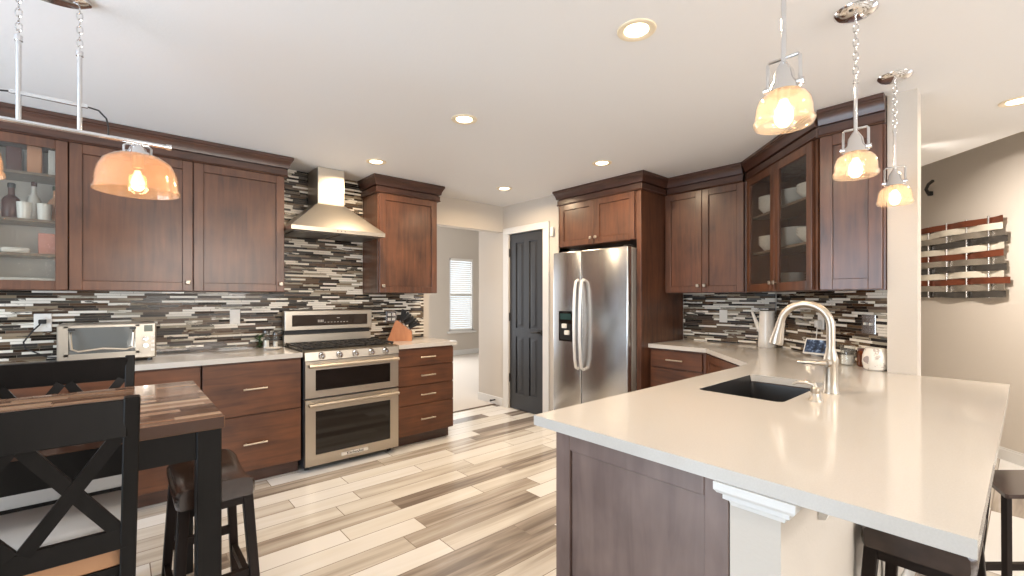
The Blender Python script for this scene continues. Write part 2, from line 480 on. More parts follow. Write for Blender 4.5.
mb.box(-2.52, -2.4, -3.3, 0.85, 0, CEIL); mb.box(-2.52, -2.4, 2.95, 4.3, 0, CEIL)
mb.box(-2.52, -2.4, 0.85, 2.95, 2.30, CEIL); mb.box(-2.52, -2.4, 0.85, 2.95, 0, 0.15)
struct('wall_side', mb, WALLP, 'wall with the glazed opening beside the dining table', 'wall')
mb = MB()
mb.box(-2.47, -2.43, 0.85, 0.93, 0.15, 2.3); mb.box(-2.47, -2.43, 2.87, 2.95, 0.15, 2.3)
mb.box(-2.47, -2.43, 1.86, 1.94, 0.15, 2.3); mb.box(-2.47, -2.43, 0.85, 2.95, 2.23, 2.3)
struct('window_2', mb, WHITET, 'white frame of the glazed opening beside the table', 'window')
mb = MB()
for x in (0.1, 1.37, 2.64): mb.box(x, x + 0.06, -3.28, -3.24, 1.30, 2.38)
mb.box(0.1, 2.7, -3.28, -3.24, 2.32, 2.38); mb.box(0.1, 2.7, -3.28, -3.24, 1.30, 1.36)
struct('window_3', mb, WHITET, 'white window frame behind the viewer', 'window')
# hall walls (with far window)
HB = 8.7
mb = MB()
mb.box(1.9, 2.5, HB, HB + 0.12, 0, 3.2); mb.box(4.9, 5.68, HB, HB + 0.12, 0, 3.2); mb.box(2.5, 4.9, HB, HB + 0.12, 0, 0.35); mb.box(2.5, 4.9, HB, HB + 0.12, 2.25, 3.2); mb.box(6.36, 9.1, HB, HB + 0.12, 0, 3.2)
mb.box(5.68, 6.36, HB, HB + 0.12, 0, 0.56); mb.box(5.68, 6.36, HB, HB + 0.12, 2.24, 3.2)
mb.box(9.0, 9.1, 4.2, 8.8, 0, 3.2)
mb.box(DA + 0.121, 9.1, 4.60, 4.715, 0, 3.2)
mb.box(1.9, 2.0, 4.34, 5.3, 0, 3.2); mb.box(1.9, 2.0, 7.9, 8.8, 0, 3.2)
mb.box(1.9, 2.0, 5.3, 7.9, 0, 0.3); mb.box(1.9, 2.0, 5.3, 7.9, 2.3, 3.2)
mb.box(1.9, 9.1, 4.345, 4.44, CEIL, 3.2)
struct('wall_hall', mb, WALLP, 'beige walls of the room beyond the doorway', 'wall')
struct('baseboard_hall', MB().box(2.0, 9.0, HB - 0.016, HB - 0.001, 0.004, 0.12, 0.004), WHITET, 'white baseboard under the far window', 'baseboard')
win = thing('window_1', 'far narrow window with closed white slat blinds', 'window', (6.02, HB, 0.56), kind='structure')
mb = MB()
mb.box(-0.34, -0.30, 0.0, 0.06, 0, 1.68); mb.box(0.30, 0.34, 0.0, 0.06, 0, 1.68); mb.box(-0.34, 0.34, 0, 0.06, 1.64, 1.68); mb.box(-0.34, 0.34, 0, 0.06, 0, 0.04); mb.box(-0.3, 0.3, 0.02, 0.05, 0.82, 0.86)
mb.build('window_frame', WHITET, win)
MB().box(-0.40, 0.40, -0.06, 0.0, -0.05, -0.005, 0.006).build('window_sill', WHITET, win)
MB().box(-0.30, 0.30, 0.034, 0.038, 0.04, 1.64).build('pane', CLEAR, win)
mb = MB()
for i in range(33):
    z = 0.05 + i * 0.048
    mb.bar((-0.29, 0.005, z), (0.29, 0.005, z), 0.003, 0.046, ref=(0, 0.75, 0.66))
mb.box(-0.31, 0.31, -0.035, 0.015, 1.62, 1.68)
mb.build('blind', WHITEP, win)
# baseboards
struct('baseboard_back', MB().box(DA - 0.015, DA - 0.001, 4.215, 4.72, 0, 0.10, 0.004), WHITET, 'short white baseboard left of the charcoal door', 'baseboard')
p = MB(); p.prism([(4.5, -0.84), (6.58, 1.24), (6.569, 1.251), (4.489, -0.829)], 0, 0.085); p.prism([(4.5, -0.84), (6.58, 1.24), (6.574, 1.246), (4.494, -0.834)], 0.085, 0.10)
struct('baseboard_right', p, WHITET, 'white baseboard under the woven wall art', 'baseboard')
struct('baseboard_peninsula', MB().box(1.2, 3.3, 0.355, 0.367, 0, 0.10, 0.003), WHITET, 'white baseboard of the half wall', 'baseboard')

# pantry door
mb = MB()
for (b0, b1, z0, z1) in ((D1 - 0.005, 4.205, 0, DH - 0.006), (3.43, D0 + 0.005, 0, DH - 0.006), (3.43, 4.205, DH - 0.005, 2.165)):
    mb.box(DA - 0.02, DA - 0.0005, b0, b1, z0, z1, 0.004)
struct('trim_2', mb, WHITET, 'white casing around the charcoal pantry door', 'door casing')
door = thing('door_1', 'charcoal four-panel pantry door beside the refrigerator', 'door', (DA + 0.012, D1 - 0.008, 0.008), R(-90), kind='structure')
DW, DT = D1 - D0 - 0.016, 2.075
mb = MB()
st, mid = 0.105, 0.09
pw = (DW - 2 * st - mid) / 2
zz = [(0.19, 0.86), (0.965, 1.97)]
mb.box(0, DW, 0.011, 0.035, 0, DT)
for x0, x1 in ((0, st), (st + pw, st + pw + mid), (DW - st, DW)): mb.box(x0, x1, 0, 0.012, 0, DT)
for x0 in (st, st + pw + mid):
    for z0, z1 in ((0, 0.19), (0.86, 0.965), (1.97, DT)): mb.box(x0, x0 + pw, 0, 0.012, z0, z1)
    for z0, z1 in zz:
        mb.ring([[(x0 + i, y, z0 + i), (x0 + pw - i, y, z0 + i), (x0 + pw - i, y, z1 - i), (x0 + i, y, z1 - i)] for i, y in ((0, 0.0112), (0.022, 0.0108), (0.040, 0.002), (0.046, 0.002))])
mb.build('door_panel', DOORP, door)
h = MB().cyl((DW - 0.06, 0, 0.93), (DW - 0.06, -0.012, 0.93), 0.032); h.cyl((DW - 0.06, -0.01, 0.93), (DW - 0.06, -0.05, 0.93), 0.011)
h.tube([(DW - 0.055, -0.05, 0.93), (DW - 0.10, -0.052, 0.932), (DW - 0.14, -0.052, 0.925), (DW - 0.175, -0.05, 0.93)], [0.011, 0.010, 0.008, 0.006], 10)
h.build('door_handle', BLACKM, door)
for z in (0.36, 1.09, 1.86):
    MB().box(-0.006, 0.012, -0.006, 0.004, z - 0.045, z + 0.045, 0.002).cyl((-0.004, -0.008, z - 0.05), (-0.004, -0.008, z + 0.05), 0.007, seg=10).build('hinge', BLACKM, door)
d = thing('door_stop', 'small dark spring door stop on the baseboard by the pantry door', 'door stop', (DA - 0.016, 4.36, 0.06))
MB().cyl((0, 0, 0), (-0.06, 0, 0), 0.008, seg=10).cyl((-0.06, 0, 0), (-0.075, 0, 0), 0.013, seg=10).build('spring', BLACKM, d)
tag(MB().box(DA - 0.03, DA - 0.0005, 3.355, 3.405, 1.99, 2.09, 0.006).build('door_chime', WHITEP), 'small white box high on the wall beside the door casing', 'sensor')

# tile backsplashes (own local x along the wall)
def splash(name, label, loc, rz, w, rects):
    mb = MB()
    for (x0, x1, z0, z1) in rects: mb.box(x0, x1, -0.008, -0.0005, z0, z1)
    o = mb.build(name, MOSAIC, smooth=0, loc=loc, rot=(0, 0, rz))
    return tag(o, label, 'backsplash')
splash('tile_backsplash', 'mosaic strip tile backsplash behind the range and toaster oven', (-1.2, WB, 0), 0, 3.6,
       [(0, 2.19, 0.916, 1.371), (2.19, 2.965, 0.916, CEIL - 0.001), (2.965, 3.63, 0.916, 1.371)])
splash('tile_backsplash', 'mosaic strip tile backsplash between the refrigerator panel and the corner', (WA, 2.245, 0), R(-90), 1, [(0, 0.83, 0.916, 1.371)])
dl = math.hypot(0.895, 0.895)
splash('tile_backsplash', 'mosaic strip tile backsplash on the angled wall behind the faucet', (4.22 - 0.004, 1.405, 0), R(-135), 1, [(0.012, dl + 0.0, 0.916, 1.371)])

# ------------------------------------------------------------------ cabinet helpers (local: x along, -y to the room)
def shaker_mb(x0, x1, z0, z1, st=0.058, th=0.02, y=0.0):
    mb = MB()
    b = 0.0022
    mb.box(x0, x0 + st, y - th, y, z0, z1, b); mb.box(x1 - st, x1, y - th, y, z0, z1, b)
    mb.box(x0 + st, x1 - st, y - th, y, z0, z0 + st, b); mb.box(x0 + st, x1 - st, y - th, y, z1 - st, z1, b)
    return mb
def shaker(parent, x0, x1, z0, z1, knob=None, glass=False, wood=None, y=0.0, st=0.058):
    mb = shaker_mb(x0, x1, z0, z1, st, y=y)
    if not glass: mb.box(x0 + st + 0.0025, x1 - st - 0.0025, y - 0.009, y - 0.003, z0 + st + 0.0025, z1 - st - 0.0025)
    d = mb.build('door', wood or WOOD_V, parent, smooth=0)
    if glass: MB().box(x0 + st - 0.004, x1 - st + 0.004, y - 0.010, y - 0.006, z0 + st - 0.004, z1 - st + 0.004).build('glass_pane', SEED, d)
    if knob:
        kx = x0 + 0.028 if knob == 'l' else x1 - 0.028
        kz = z0 + 0.06
        MB().cyl((kx, y - 0.02, kz), (kx, y - 0.036, kz), 0.006, seg=10).box(kx - 0.014, kx + 0.014, y - 0.048, y - 0.035, kz - 0.014, kz + 0.014, 0.004).build('knob', NICKEL, d)
    return d
def pull(parent, xc, z, y=-0.02, L=0.15):
    mb = MB()
    for s in (-1, 1): mb.cyl((xc + s * L * 0.36, y, z), (xc + s * L * 0.36, y - 0.026, z), 0.005, seg=8)
    mb.cyl((xc - L / 2, y - 0.028, z), (xc + L / 2, y - 0.028, z), 0.0065, seg=10)
    return mb.build('handle', NICKEL, parent)
CROWN = [(-0.018, 2.284), (0.022, 2.284), (0.028, 2.290), (0.022, 2.298), (0.022, 2.338), (0.010, 2.341), (0.010, 2.348), (0.031, 2.351), (0.032, 2.356), (0.034, 2.366), (0.038, 2.382), (0.047, 2.400), (0.052, 2.406), (0.052, 2.413), (0.058, 2.417), (0.058, 2.437), (-0.018, 2.437)]
def crown(parent, path):
    return MB().sweep(path, CROWN).build('crown_molding', WOOD_X, parent, smooth=25)
Z0, Z1 = 1.372, 2.284
def carcass(parent, w, d, z0=Z0, z1=Z1, hollow=False, name='cabinet_body', shelves=(), poly=None):
    mb = MB()
    if not hollow:
        if poly: mb.prism(poly, z0, z1)
        else: mb.box(0, w, 0, d, z0, z1, 0.001)
        return mb.build(name, WOOD_V, parent, smooth=0)
    t = 0.018
    mb.box(0, t, 0, d, z0, z1); mb.box(w - t, w, 0, d, z0, z1)
    mb.box(t, w - t, 0, d, z0, z0 + t); mb.box(t, w - t, 0, d, z1 - t, z1); mb.box(t, w - t, d - 0.01, d, z0 + t, z1 - t)
    mb.box(0, 0.035, 0, 0.018, z0, z1); mb.box(w - 0.035, w, 0, 0.018, z0, z1)
    o = mb.build(name, WOOD_V, parent, smooth=0)
    for z in shelves: MB().box(t + 0.001, w - t - 0.001, 0.03, d - 0.032, z - 0.008, z + 0.008).build('shelf', GLASSSH, parent)
    return o
GLASSSH = pm('cabinet_shelf', (0.20, 0.15, 0.11), 0.3)

# ------------------------------------------------------------------ stove-wall upper cabinets
UB = 3.885
c = thing('upper_cabinet', 'glass-front dark cherry upper cabinet above the toaster oven, at the left edge', 'cabinet', (-0.85, UB, 0))
carcass(c, 0.614, 0.33, hollow=True, shelves=(1.585, 1.79, 2.07))
MB().box(0.0185, 0.5955, 0.300, 0.319, Z0 + 0.0185, Z1 - 0.0185).build('back_lining', pm('pale_cabinet_lining', (0.68, 0.64, 0.59), 0.6), c, smooth=0)
shaker(c, 0.003, 0.612, Z0 + 0.003, Z1 - 0.002, None, True, st=0.055)
crown(c, [(0, 0), (0.615, 0)])
c = thing('upper_cabinet', 'solid-door cherry upper cabinet behind the dome of the linear chandelier', 'cabinet', (-0.235, UB, 0))
carcass(c, 0.626, 0.33); shaker(c, 0.003, 0.624, Z0 + 0.003, Z1 - 0.002, 'r'); crown(c, [(0, 0), (0.627, 0)])
c = thing('upper_cabinet', 'solid-door cherry upper cabinet just left of the range hood', 'cabinet', (0.392, UB, 0))
carcass(c, 0.593, 0.33); shaker(c, 0.003, 0.591, Z0 + 0.003, Z1 - 0.002, 'r'); crown(c, [(0, 0), (0.593, 0), (0.593, 0.322)])
c = thing('upper_cabinet', 'single-door cherry upper cabinet standing alone right of the range hood', 'cabinet', (1.768, UB, 0))
carcass(c, 0.625, 0.33); shaker(c, 0.012, 0.613, Z0 + 0.003, Z1 - 0.002, 'l'); crown(c, [(0, 0.322), (0, 0), (0.625, 0), (0.625, 0.322)])

# contents of the left glass cabinet
def bottle(loc, r, hgt, m, label, capm=None, name='bottle', group='bottles and glasses in the left glass cabinet'):
    o = thing(name, label, name, loc, 0, group)
    MB().lathe([(r * 0.9, 0), (r, 0.01), (r, hgt * 0.58), (r * 0.8, hgt * 0.68), (r * 0.36, hgt * 0.78), (r * 0.34, hgt)], seg=18).build('bottle_body', m, o)
    MB().lathe([(r * 0.42, hgt + 0.0005), (r * 0.42, hgt + 0.025), (r * 0.3, hgt + 0.03)], seg=14).build('cap', capm or BLACK, o)
    return o
B1 = pm('dark_green_glass', (0.03, 0.05, 0.025), 0.1); B2 = pm('peach_liquid', (0.62, 0.30, 0.16), 0.15); B3 = pm('pale_bottle', (0.75, 0.72, 0.67), 0.2); B4 = pm('plum_bottle', (0.10, 0.035, 0.03), 0.15)
yb = UB + 0.14
bottle((-0.30, yb, 1.798), 0.040, 0.20, B2, 'peach bottle with dark neck, right end of middle shelf in the left glass cabinet', B1)
bottle((-0.40, yb + 0.04, 1.798), 0.032, 0.22, B3, 'tall pale bottle on the middle shelf in the left glass cabinet', B4)
bottle((-0.49, yb, 1.798), 0.042, 0.19, B4, 'plum-dark bottle on the middle shelf at the left edge of the glass cabinet')
def tumbler(loc, label, m, r=0.034, hgt=0.10):
    o = MB().lathe([(r * 0.85, 0), (r, hgt), (r * 0.93, hgt), (r * 0.78, 0.006)], seg=18).build('drinking_glass', m, loc=loc)
    return tag(o, label, 'glass', 'bottles and glasses in the left glass cabinet')
tumbler((-0.345, yb - 0.07, 1.798), 'short pale tumbler in front of the peach bottle in the glass cabinet', B3)
tumbler((-0.43, yb - 0.07, 1.798), 'white tumbler in front of the tall pale bottle in the glass cabinet', CERAM)
for i, (x, m, hh, lab) in enumerate(((-0.475, B4, 0.15, 'dark upright box on the top shelf of the left glass cabinet'), (-0.39, B2, 0.17, 'pinkish upright box on the top shelf of the left glass cabinet'), (-0.30, B3, 0.16, 'white upright box at the right end of the glass cabinet top shelf'))):
    o = MB().box(-0.032, 0.032, -0.05, 0.05, 0, hh, 0.003).build('box', m, loc=(x, yb, 2.0785)); tag(o, lab, 'box', 'boxes on the top shelf')
o = MB().box(-0.055, 0.055, -0.05, 0.05, 0, 0.13, 0.004).build('box', pm('coral_card', (0.60, 0.25, 0.20), 0.5), loc=(-0.32, yb, 1.5935)); tag(o, 'coral square box low in the left glass cabinet', 'box')
o = MB().box(-0.06, 0.06, -0.03, 0.03, 0, 0.035, 0.012, seg=2).build('tray', CERAM, loc=(-0.47, yb - 0.05, 1.5935), rot=(0, 0, 0.2)); tag(o, 'small white dish low in the left glass cabinet', 'dish')
o = MB().box(-0.17, 0.155, -0.09, 0.09, 0, 0.055, 0.006).build('platter', CERAM, loc=(-0.42, yb - 0.02, 1.3905)); tag(o, 'flat white stack of plates on the floor of the left glass cabinet', 'plates')

# ------------------------------------------------------------------ range hood
hd = thing('range_hood', 'stainless steel chimney range hood over the cooktop', 'range hood', (1.376, WB - 0.009, 0))
hw, hdp = 0.384, 0.50
mb = MB()
mb.ring([[(-hw, -hdp, 1.858), (hw, -hdp, 1.858), (hw, 0, 1.858), (-hw, 0, 1.858)], [(-hw, -hdp, 1.89), (hw, -hdp, 1.89), (hw, 0, 1.89), (-hw, 0, 1.89)],
         [(-0.118, -0.275, 2.125), (0.118, -0.275, 2.125), (0.118, 0, 2.125), (-0.118, 0, 2.125)]])
mb.build('canopy', STEEL_H, hd, smooth=0)
MB().box(-0.112, 0.112, -0.268, 0, 2.1255, CEIL - 0.002, 0.002).build('chimney', STEEL_H, hd, smooth=0)
for s in (-1, 1):
    f = MB().box(s * 0.18 - 0.165, s * 0.18 + 0.165, -0.44, -0.06, 1.850, 1.8575, 0.002).build('filter', STEEL_D, hd, smooth=0)
for i in range(3): MB().cyl((-0.03 + i * 0.03, -hdp - 0.0005, 1.874), (-0.03 + i * 0.03, -hdp - 0.004, 1.874), 0.004, seg=10).build('button', BLACK, hd)

# ------------------------------------------------------------------ stove-wall base cabinets and worktops
def base_cab(label, loc, rz, w, fronts, depth=0.60, ends=True, wood=None, handles=True):
    o = thing('base_cabinet', label, 'cabinet', loc, rz)
    mb = MB(); mb.box(0.001, w - 0.001, 0, depth, 0.10, 0.879, 0.001); mb.build('cabinet_body', WOOD_V, o, smooth=0)
    MB().box(0.001, w - 0.001, 0.07, depth, 0.001, 0.0995).build('toe_kick', WOOD_X, o, smooth=0)
    for (x0, x1, z0, z1) in fronts:
        f = MB().box(x0, x1, -0.02, -0.0005, z0, z1, 0.0025).build('drawer', wood or WOOD_H, o, smooth=0)
        if handles: pull(f, (x0 + x1) / 2, (z0 + z1) / 2 + (0.0 if z1 - z0 < 0.2 else 0.0))
    return o
FB = 3.615
two = lambda x0, x1: [(x0, x1, 0.505, 0.868), (x0, x1, 0.108, 0.498)]
base_cab('two-drawer cherry base cabinet immediately left of the range', (0.412, FB, 0), 0, 0.622, two(0.004, 0.617))
base_cab('two-drawer cherry base cabinet partly behind the table and black stool', (-0.21, FB, 0), 0, 0.618, two(0.003, 0.612))
base_cab('two-drawer cherry base cabinet behind the chairs below the toaster oven cord', (-1.0, FB, 0), 0, 0.786, two(0.003, 0.782))
base_cab('four-drawer cherry base cabinet right of the range by the doorway', (1.822, FB, 0), 0, 0.575,
         [(0.003, 0.572, 0.718, 0.868), (0.003, 0.572, 0.546, 0.712), (0.003, 0.572, 0.374, 0.540), (0.003, 0.572, 0.108, 0.368)])
def slab(name, poly, label, holes=(), z0=0.8805, z1=0.915):
    mb = MB(); mb.prism(poly, z0, z1, holes=holes)
    return tag(mb.build(name, QUARTZ, smooth=0), label, 'countertop')
slab('countertop', [(-1.15, 3.578), (1.036, 3.578), (1.036, 4.2105), (-1.15, 4.2105)], 'cream quartz countertop under the toaster oven, left of the range')
slab('countertop', [(1.822, 3.578), (2.425, 3.578), (2.425, 4.2105), (1.822, 4.2105)], 'short cream quartz countertop under the knife block, right of the range')

# ------------------------------------------------------------------ range
rg = thing('range', 'stainless steel double-oven gas range between the cherry drawers', 'range', (1.429, 3.60, 0))
rw = 0.381
MB().box(-rw, rw, 0.0, 0.59, 0.035, 0.905, 0.002).build('range_body', pm('range_side', (0.03, 0.03, 0.035), 0.4), rg, smooth=0)
mb = MB()
for sx in (-1, 1):
    for y in (0.06, 0.5): mb.cyl((sx * 0.34, y, 0.001), (sx * 0.34, y, 0.034), 0.018)
mb.build('foot', BLACK, rg)
def oven_door(z0, z1, wz0, wz1, wx=0.305):
    mb = MB()
    t = 0.04
    mb.prism([(-rw + 0.002, z0), (rw - 0.002, z0), (rw - 0.002, z1), (-rw + 0.002, z1)], 0, t,
             M=Matrix(((1, 0, 0, 0), (0, 0, -1, -0.001), (0, 1, 0, 0), (0, 0, 0, 1))),
             holes=[[(-wx, wz0), (wx, wz0), (wx, wz1), (-wx, wz1)]])
    d = mb.build('oven_door', STEEL_H, rg, smooth=0)
    MB().box(-wx + 0.0005, wx - 0.0005, -0.036, -0.02, wz0 + 0.0005, wz1 - 0.0005).build('oven_window', BGLASS, d, smooth=0)
    hz = z1 - 0.035
    mb = MB().cyl((-0.362, -0.085, hz), (0.362, -0.085, hz), 0.0135, seg=14)
    for s in (-1, 1): mb.box(s * 0.345 - 0.016, s * 0.345 + 0.016, -0.09, -0.0415, hz - 0.014, hz + 0.014, 0.004)
    mb.build('oven_handle', NICKEL, d)
    return d
oven_door(0.566, 0.845, 0.618, 0.775)
lod = oven_door(0.05, 0.553, 0.130, 0.462)
MB().box(-0.11, 0.11, -0.046, -0.0415, 0.078, 0.108, 0.002).build('badge', CHROME, lod, smooth=0)
cu = bpy.data.curves.new('badge_lettering', 'FONT'); cu.body = 'KitchenAid'; cu.size = 0.030; cu.align_x = 'CENTER'; cu.align_y = 'CENTER'; cu.extrude = 0.0006
tmp = bpy.data.objects.new('tmp_text', cu); COL.objects.link(tmp); bpy.context.view_layer.update()
tm = bpy.data.meshes.new_from_object(tmp.evaluated_get(bpy.context.evaluated_depsgraph_get()))
bpy.data.objects.remove(tmp); tm.materials.clear(); tm.materials.append(BLACK); tm.name = 'lettering'
to = bpy.data.objects.new('lettering', tm); COL.objects.link(to); to.parent = lod; to.location = (0, -0.0468, 0.093); to.rotation_euler = (R(90), 0, 0)
# control strip with knobs (sloped)
mb = MB(); mb.ring([[(x, -0.045, 0.850), (x, -0.035, 0.912), (x, 0.02, 0.925), (x, 0.02, 0.850)] for x in (-rw, rw)])
mb.build('control_panel', STEEL_H, rg, smooth=0)
for x in (-0.262, -0.127, 0.0, 0.134, 0.257):
    k = MB().cyl((x, -0.038, 0.884), (x, -0.053, 0.882), 0.027, 0.025).cyl((x, -0.053, 0.882), (x, -0.082, 0.878), 0.020, 0.017); k.box(x - 0.004, x + 0.004, -0.086, -0.08, 0.862, 0.895, 0.001)
    k.build('knob', CHROME, rg)
# cooktop, grates, burners, backguard
MB().box(-rw, rw, 0.021, 0.52, 0.9055, 0.922, 0.003).build('cooktop', pm('cooktop_enamel', (0.05, 0.047, 0.043), 0.25, 0.6), rg, smooth=0)
for gx in (-0.25, 0.0, 0.25):
    mb = MB()
    for x in (-0.118, -0.04, 0.04, 0.118): mb.box(gx + x - 0.006, gx + x + 0.006, 0.04, 0.50, 0.934, 0.946)
    for y in (0.046, 0.16, 0.27, 0.38, 0.494): mb.box(gx - 0.122, gx + 0.122, y - 0.006, y + 0.006, 0.936, 0.947)
    for x in (-0.112, 0.112):
        for y in (0.05, 0.49): mb.box(gx + x - 0.007, gx + x + 0.007, y - 0.007, y + 0.007, 0.9225, 0.935)
    mb.build('grate', BLACKM, rg, smooth=0)
for gx, y in ((-0.25, 0.14), (-0.25, 0.38), (0.0, 0.26), (0.25, 0.14), (0.25, 0.38)):
    MB().cyl((gx, y, 0.9225), (gx, y, 0.93), 0.045).cyl((gx, y, 0.93), (gx, y, 0.9335), 0.032).build('burner', BLACKM, rg)
MB().box(-rw, rw, 0.53, 0.59, 0.9055, 1.010, 0.002).build('backguard', STEEL_H, rg, smooth=0)
MB().box(-rw + 0.006, rw - 0.006, 0.545, 0.59, 1.0105, 1.046).build('backguard_gap', BLACK, rg, smooth=0)  # gap under the console, its shade put in as black
bg = MB(); bg.box(-rw, rw, 0.505, 0.59, 1.0465, 1.215, 0.004); bgo = bg.build('backguard_console', STEEL_H, rg, smooth=0)
MB().box(-0.325, 0.335, 0.500, 0.5045, 1.082, 1.178, 0.001).build('display_panel', pm('console_glass', (0.03, 0.018, 0.012), 0.08), bgo, smooth=0)
mb = MB()
for i in range(8): mb.box(-0.06 + i * 0.028, -0.045 + i * 0.028, 0.4985, 0.4995, 1.108, 1.113)
for i in range(4): mb.box(-0.115 + i * 0.013, -0.107 + i * 0.013, 0.4985, 0.4995, 1.112, 1.134)
mb.box(0.05, 0.075, 0.4985, 0.4995, 1.145, 1.150)
mb.build('display_segments', emis('display_glow', (0.45, 0.40, 0.35), 0.12), bgo, smooth=0)

# ------------------------------------------------------------------ toaster oven
to_ = thing('toaster_oven', 'silver toaster oven with glass door on the left countertop', 'toaster oven', (-0.047, 3.80, 0.9155))
MB().box(-0.235, 0.232, 0.0, 0.30, 0.018, 0.248, 0.008).build('oven_body', STEEL_H, to_, smooth=0)
mb = MB()
for sx in (-0.2, 0.2):
    for y in (0.03, 0.26): mb.cyl((sx, y, 0.0), (sx, y, 0.018), 0.013, seg=10)
mb.build('foot', BLACK, to_)
mb = MB(); mb.box(-0.205, -0.185, -0.014, -0.0005, 0.055, 0.238); mb.box(0.125, 0.145, -0.014, -0.0005, 0.055, 0.238); mb.box(-0.205, 0.145, -0.014, -0.0005, 0.055, 0.068); mb.box(-0.205, 0.145, -0.014, -0.0005, 0.228, 0.238)
td = mb.build('oven_door', STEEL_H, to_, smooth=0)
MB().box(-0.185, 0.125, -0.010, -0.004, 0.068, 0.228).build('oven_window', pm('toaster_window', (0.30, 0.31, 0.30), 0.06, 0.5), td, smooth=0)
for sx in (-0.17, 0.112): MB().box(sx - 0.016, sx + 0.016, -0.022, -0.0145, 0.212, 0.222).build('door_bracket', BLACK, td)
MB().tube([(-0.175, -0.0145, 0.20), (-0.175, -0.04, 0.19), (-0.17, -0.042, 0.10), (-0.14, -0.042, 0.086), (-0.03, -0.044, 0.098), (0.08, -0.042, 0.086), (0.11, -0.042, 0.10), (0.115, -0.04, 0.19), (0.115, -0.0145, 0.20)], 0.0065, 8).build('door_handle', NICKEL, td)
MB().box(0.168, 0.212, -0.004, -0.0005, 0.19, 0.232, 0.001).build('display', pm('lcd_grey', (0.16, 0.18, 0.15), 0.2), to_)
for z in (0.145, 0.10): MB().cyl((0.176, -0.0005, z), (0.176, -0.022, z), 0.0155, 0.013, seg=16).build('knob', CHROME, to_)
for z in (0.155, 0.125, 0.098, 0.07): MB().box(0.203, 0.222, -0.006, -0.0005, z - 0.008, z + 0.008, 0.002).build('button', WHITEP, to_)
MB().tube([(-0.2, 0.30, 0.07), (-0.21, 0.34, 0.02), (-0.30, 0.33, 0.03), (-0.40, 0.36, 0.09), (-0.41, 0.375, 0.13), (-0.37, 0.385, 0.20), (-0.342, 0.385, 0.235), (-0.337, 0.40, 0.255)], 0.0045, 7).build('power_cord', BLACK, to_)
MB().box(-0.346, -0.310, 0.375, 0.4020, 0.243, 0.27, 0.003).build('plug', BLACK, to_)

def outlet(label, loc, rz, switch=False, metal=False, w=0.072, name='outlet'):
    o = thing(name, label, 'outlet' if not switch else 'light switch', loc, rz)
    MB().box(-w / 2, w / 2, -0.006, -0.0005, -0.058, 0.058, 0.002).build('cover_plate', STEEL_V if metal else WHITEP, o, smooth=0)
    n = 2 if w > 0.1 else 1
    for k in range(n):
        x = (k - (n - 1) / 2) * 0.046
        if switch:
            MB().box(x - 0.006, x + 0.006, -0.016, -0.0065, -0.006, 0.010, 0.002).build('toggle', WHITEP, o)
        else:
            for z in (-0.024, 0.024): MB().box(x - 0.017, x + 0.017, -0.009, -0.0065, z - 0.014, z + 0.014, 0.004).build('socket', WHITEP if not metal else CERAM, o)
    return o
SW = WB - 0.0085
outlet('white wall outlet with the toaster oven plug in it', (-0.375, SW, 1.165), 0, w=0.082)
outlet('white wall outlet on the mosaic tile midway between toaster oven and range', (0.703, SW, 1.175), 0)
outlet('metal double wall outlet on the mosaic tile behind the knife block', (2.06, SW, 1.135), 0, metal=True, w=0.115)
outlet('white wall outlet on the mosaic tile left of the white pitcher', (WA - 0.0085, 1.851, 1.158), R(-90))
dg = lambda a: (a - 0.006 - 0.0035, a - 2.815 + 0.006, 0)
x, y, _ = dg(3.442); outlet('metal double switch plate on the angled wall above the ceramic pot', (x, y, 1.165), R(-135), switch=True, metal=True, w=0.115, name='switch_plate')
x, y, _ = dg(3.774); outlet('white wall outlet on the angled wall above the smart display', (x, y, 1.16), R(-135))

# shakers, spoon rest
def shaker_jar(loc, label, m, hgt=0.10, r=0.022):
    o = thing('spice_shaker', label, 'shaker', loc, 0, 'shakers left of the range')
    MB().lathe([(r, 0), (r * 1.05, 0.01), (r * 0.9, hgt * 0.5), (r, hgt)], seg=16).build('shaker_body', CLEAR, o)
    MB().lathe([(r * 0.85, 0.004), (r * 0.75, hgt * 0.5), (0.0, hgt * 0.52)], seg=16, cap=False).build('contents', m, o)
    MB().lathe([(r * 1.06, hgt + 0.0005), (r * 1.06, hgt + 0.018), (r * 0.6, hgt + 0.03)], seg=16).build('cap', STEEL_D, o)
shaker_jar((0.905, 4.09, 0.9155), 'taller glass shaker left of the range, the left one of the two', B3, 0.125, 0.025)
shaker_jar((0.968, 4.07, 0.9155), 'shorter glass shaker between the taller shaker and the range', B3, 0.105, 0.02)
o = MB().lathe([(0.03, 0), (0.055, 0.006), (0.07, 0.016), (0.066, 0.016), (0.05, 0.009), (0.0, 0.006)], seg=20, cap=False).build('spoon_rest', CERAM, loc=(0.92, 3.95, 0.9155)); tag(o, 'small white spoon rest on the counter edge left of the range', 'spoon rest')
hb = thing('herb_sprig', 'small leafy green herb lying behind the glass shakers', 'herb', (0.865, 4.15, 0.9155))
mb = MB()
rr = random.Random(3)
for i in range(26):
    a = rr.uniform(0, 2 * PI); l = rr.uniform(0.02, 0.05); z = rr.uniform(0.005, 0.10); x0, y0 = rr.uniform(-0.03, 0.03), rr.uniform(-0.02, 0.02)
    ca, sa = math.cos(a), math.sin(a)
    mb.ring([[(x0 + ca * t * l - sa * w * 0.010, y0 + (sa * t * l + ca * w * 0.010) * 0.6, z + t * 0.02 + q) for w, q in ((-1, 0), (0, 0.002), (1, 0), (0, -0.002))] for t in (0.0, 0.5)] + [[(x0 + ca * l, y0 + sa * l * 0.6, z + 0.02)] * 4], cap=False)
mb.build('leaves', pm('herb_leaf', (0.05, 0.10, 0.03), 0.5), hb)
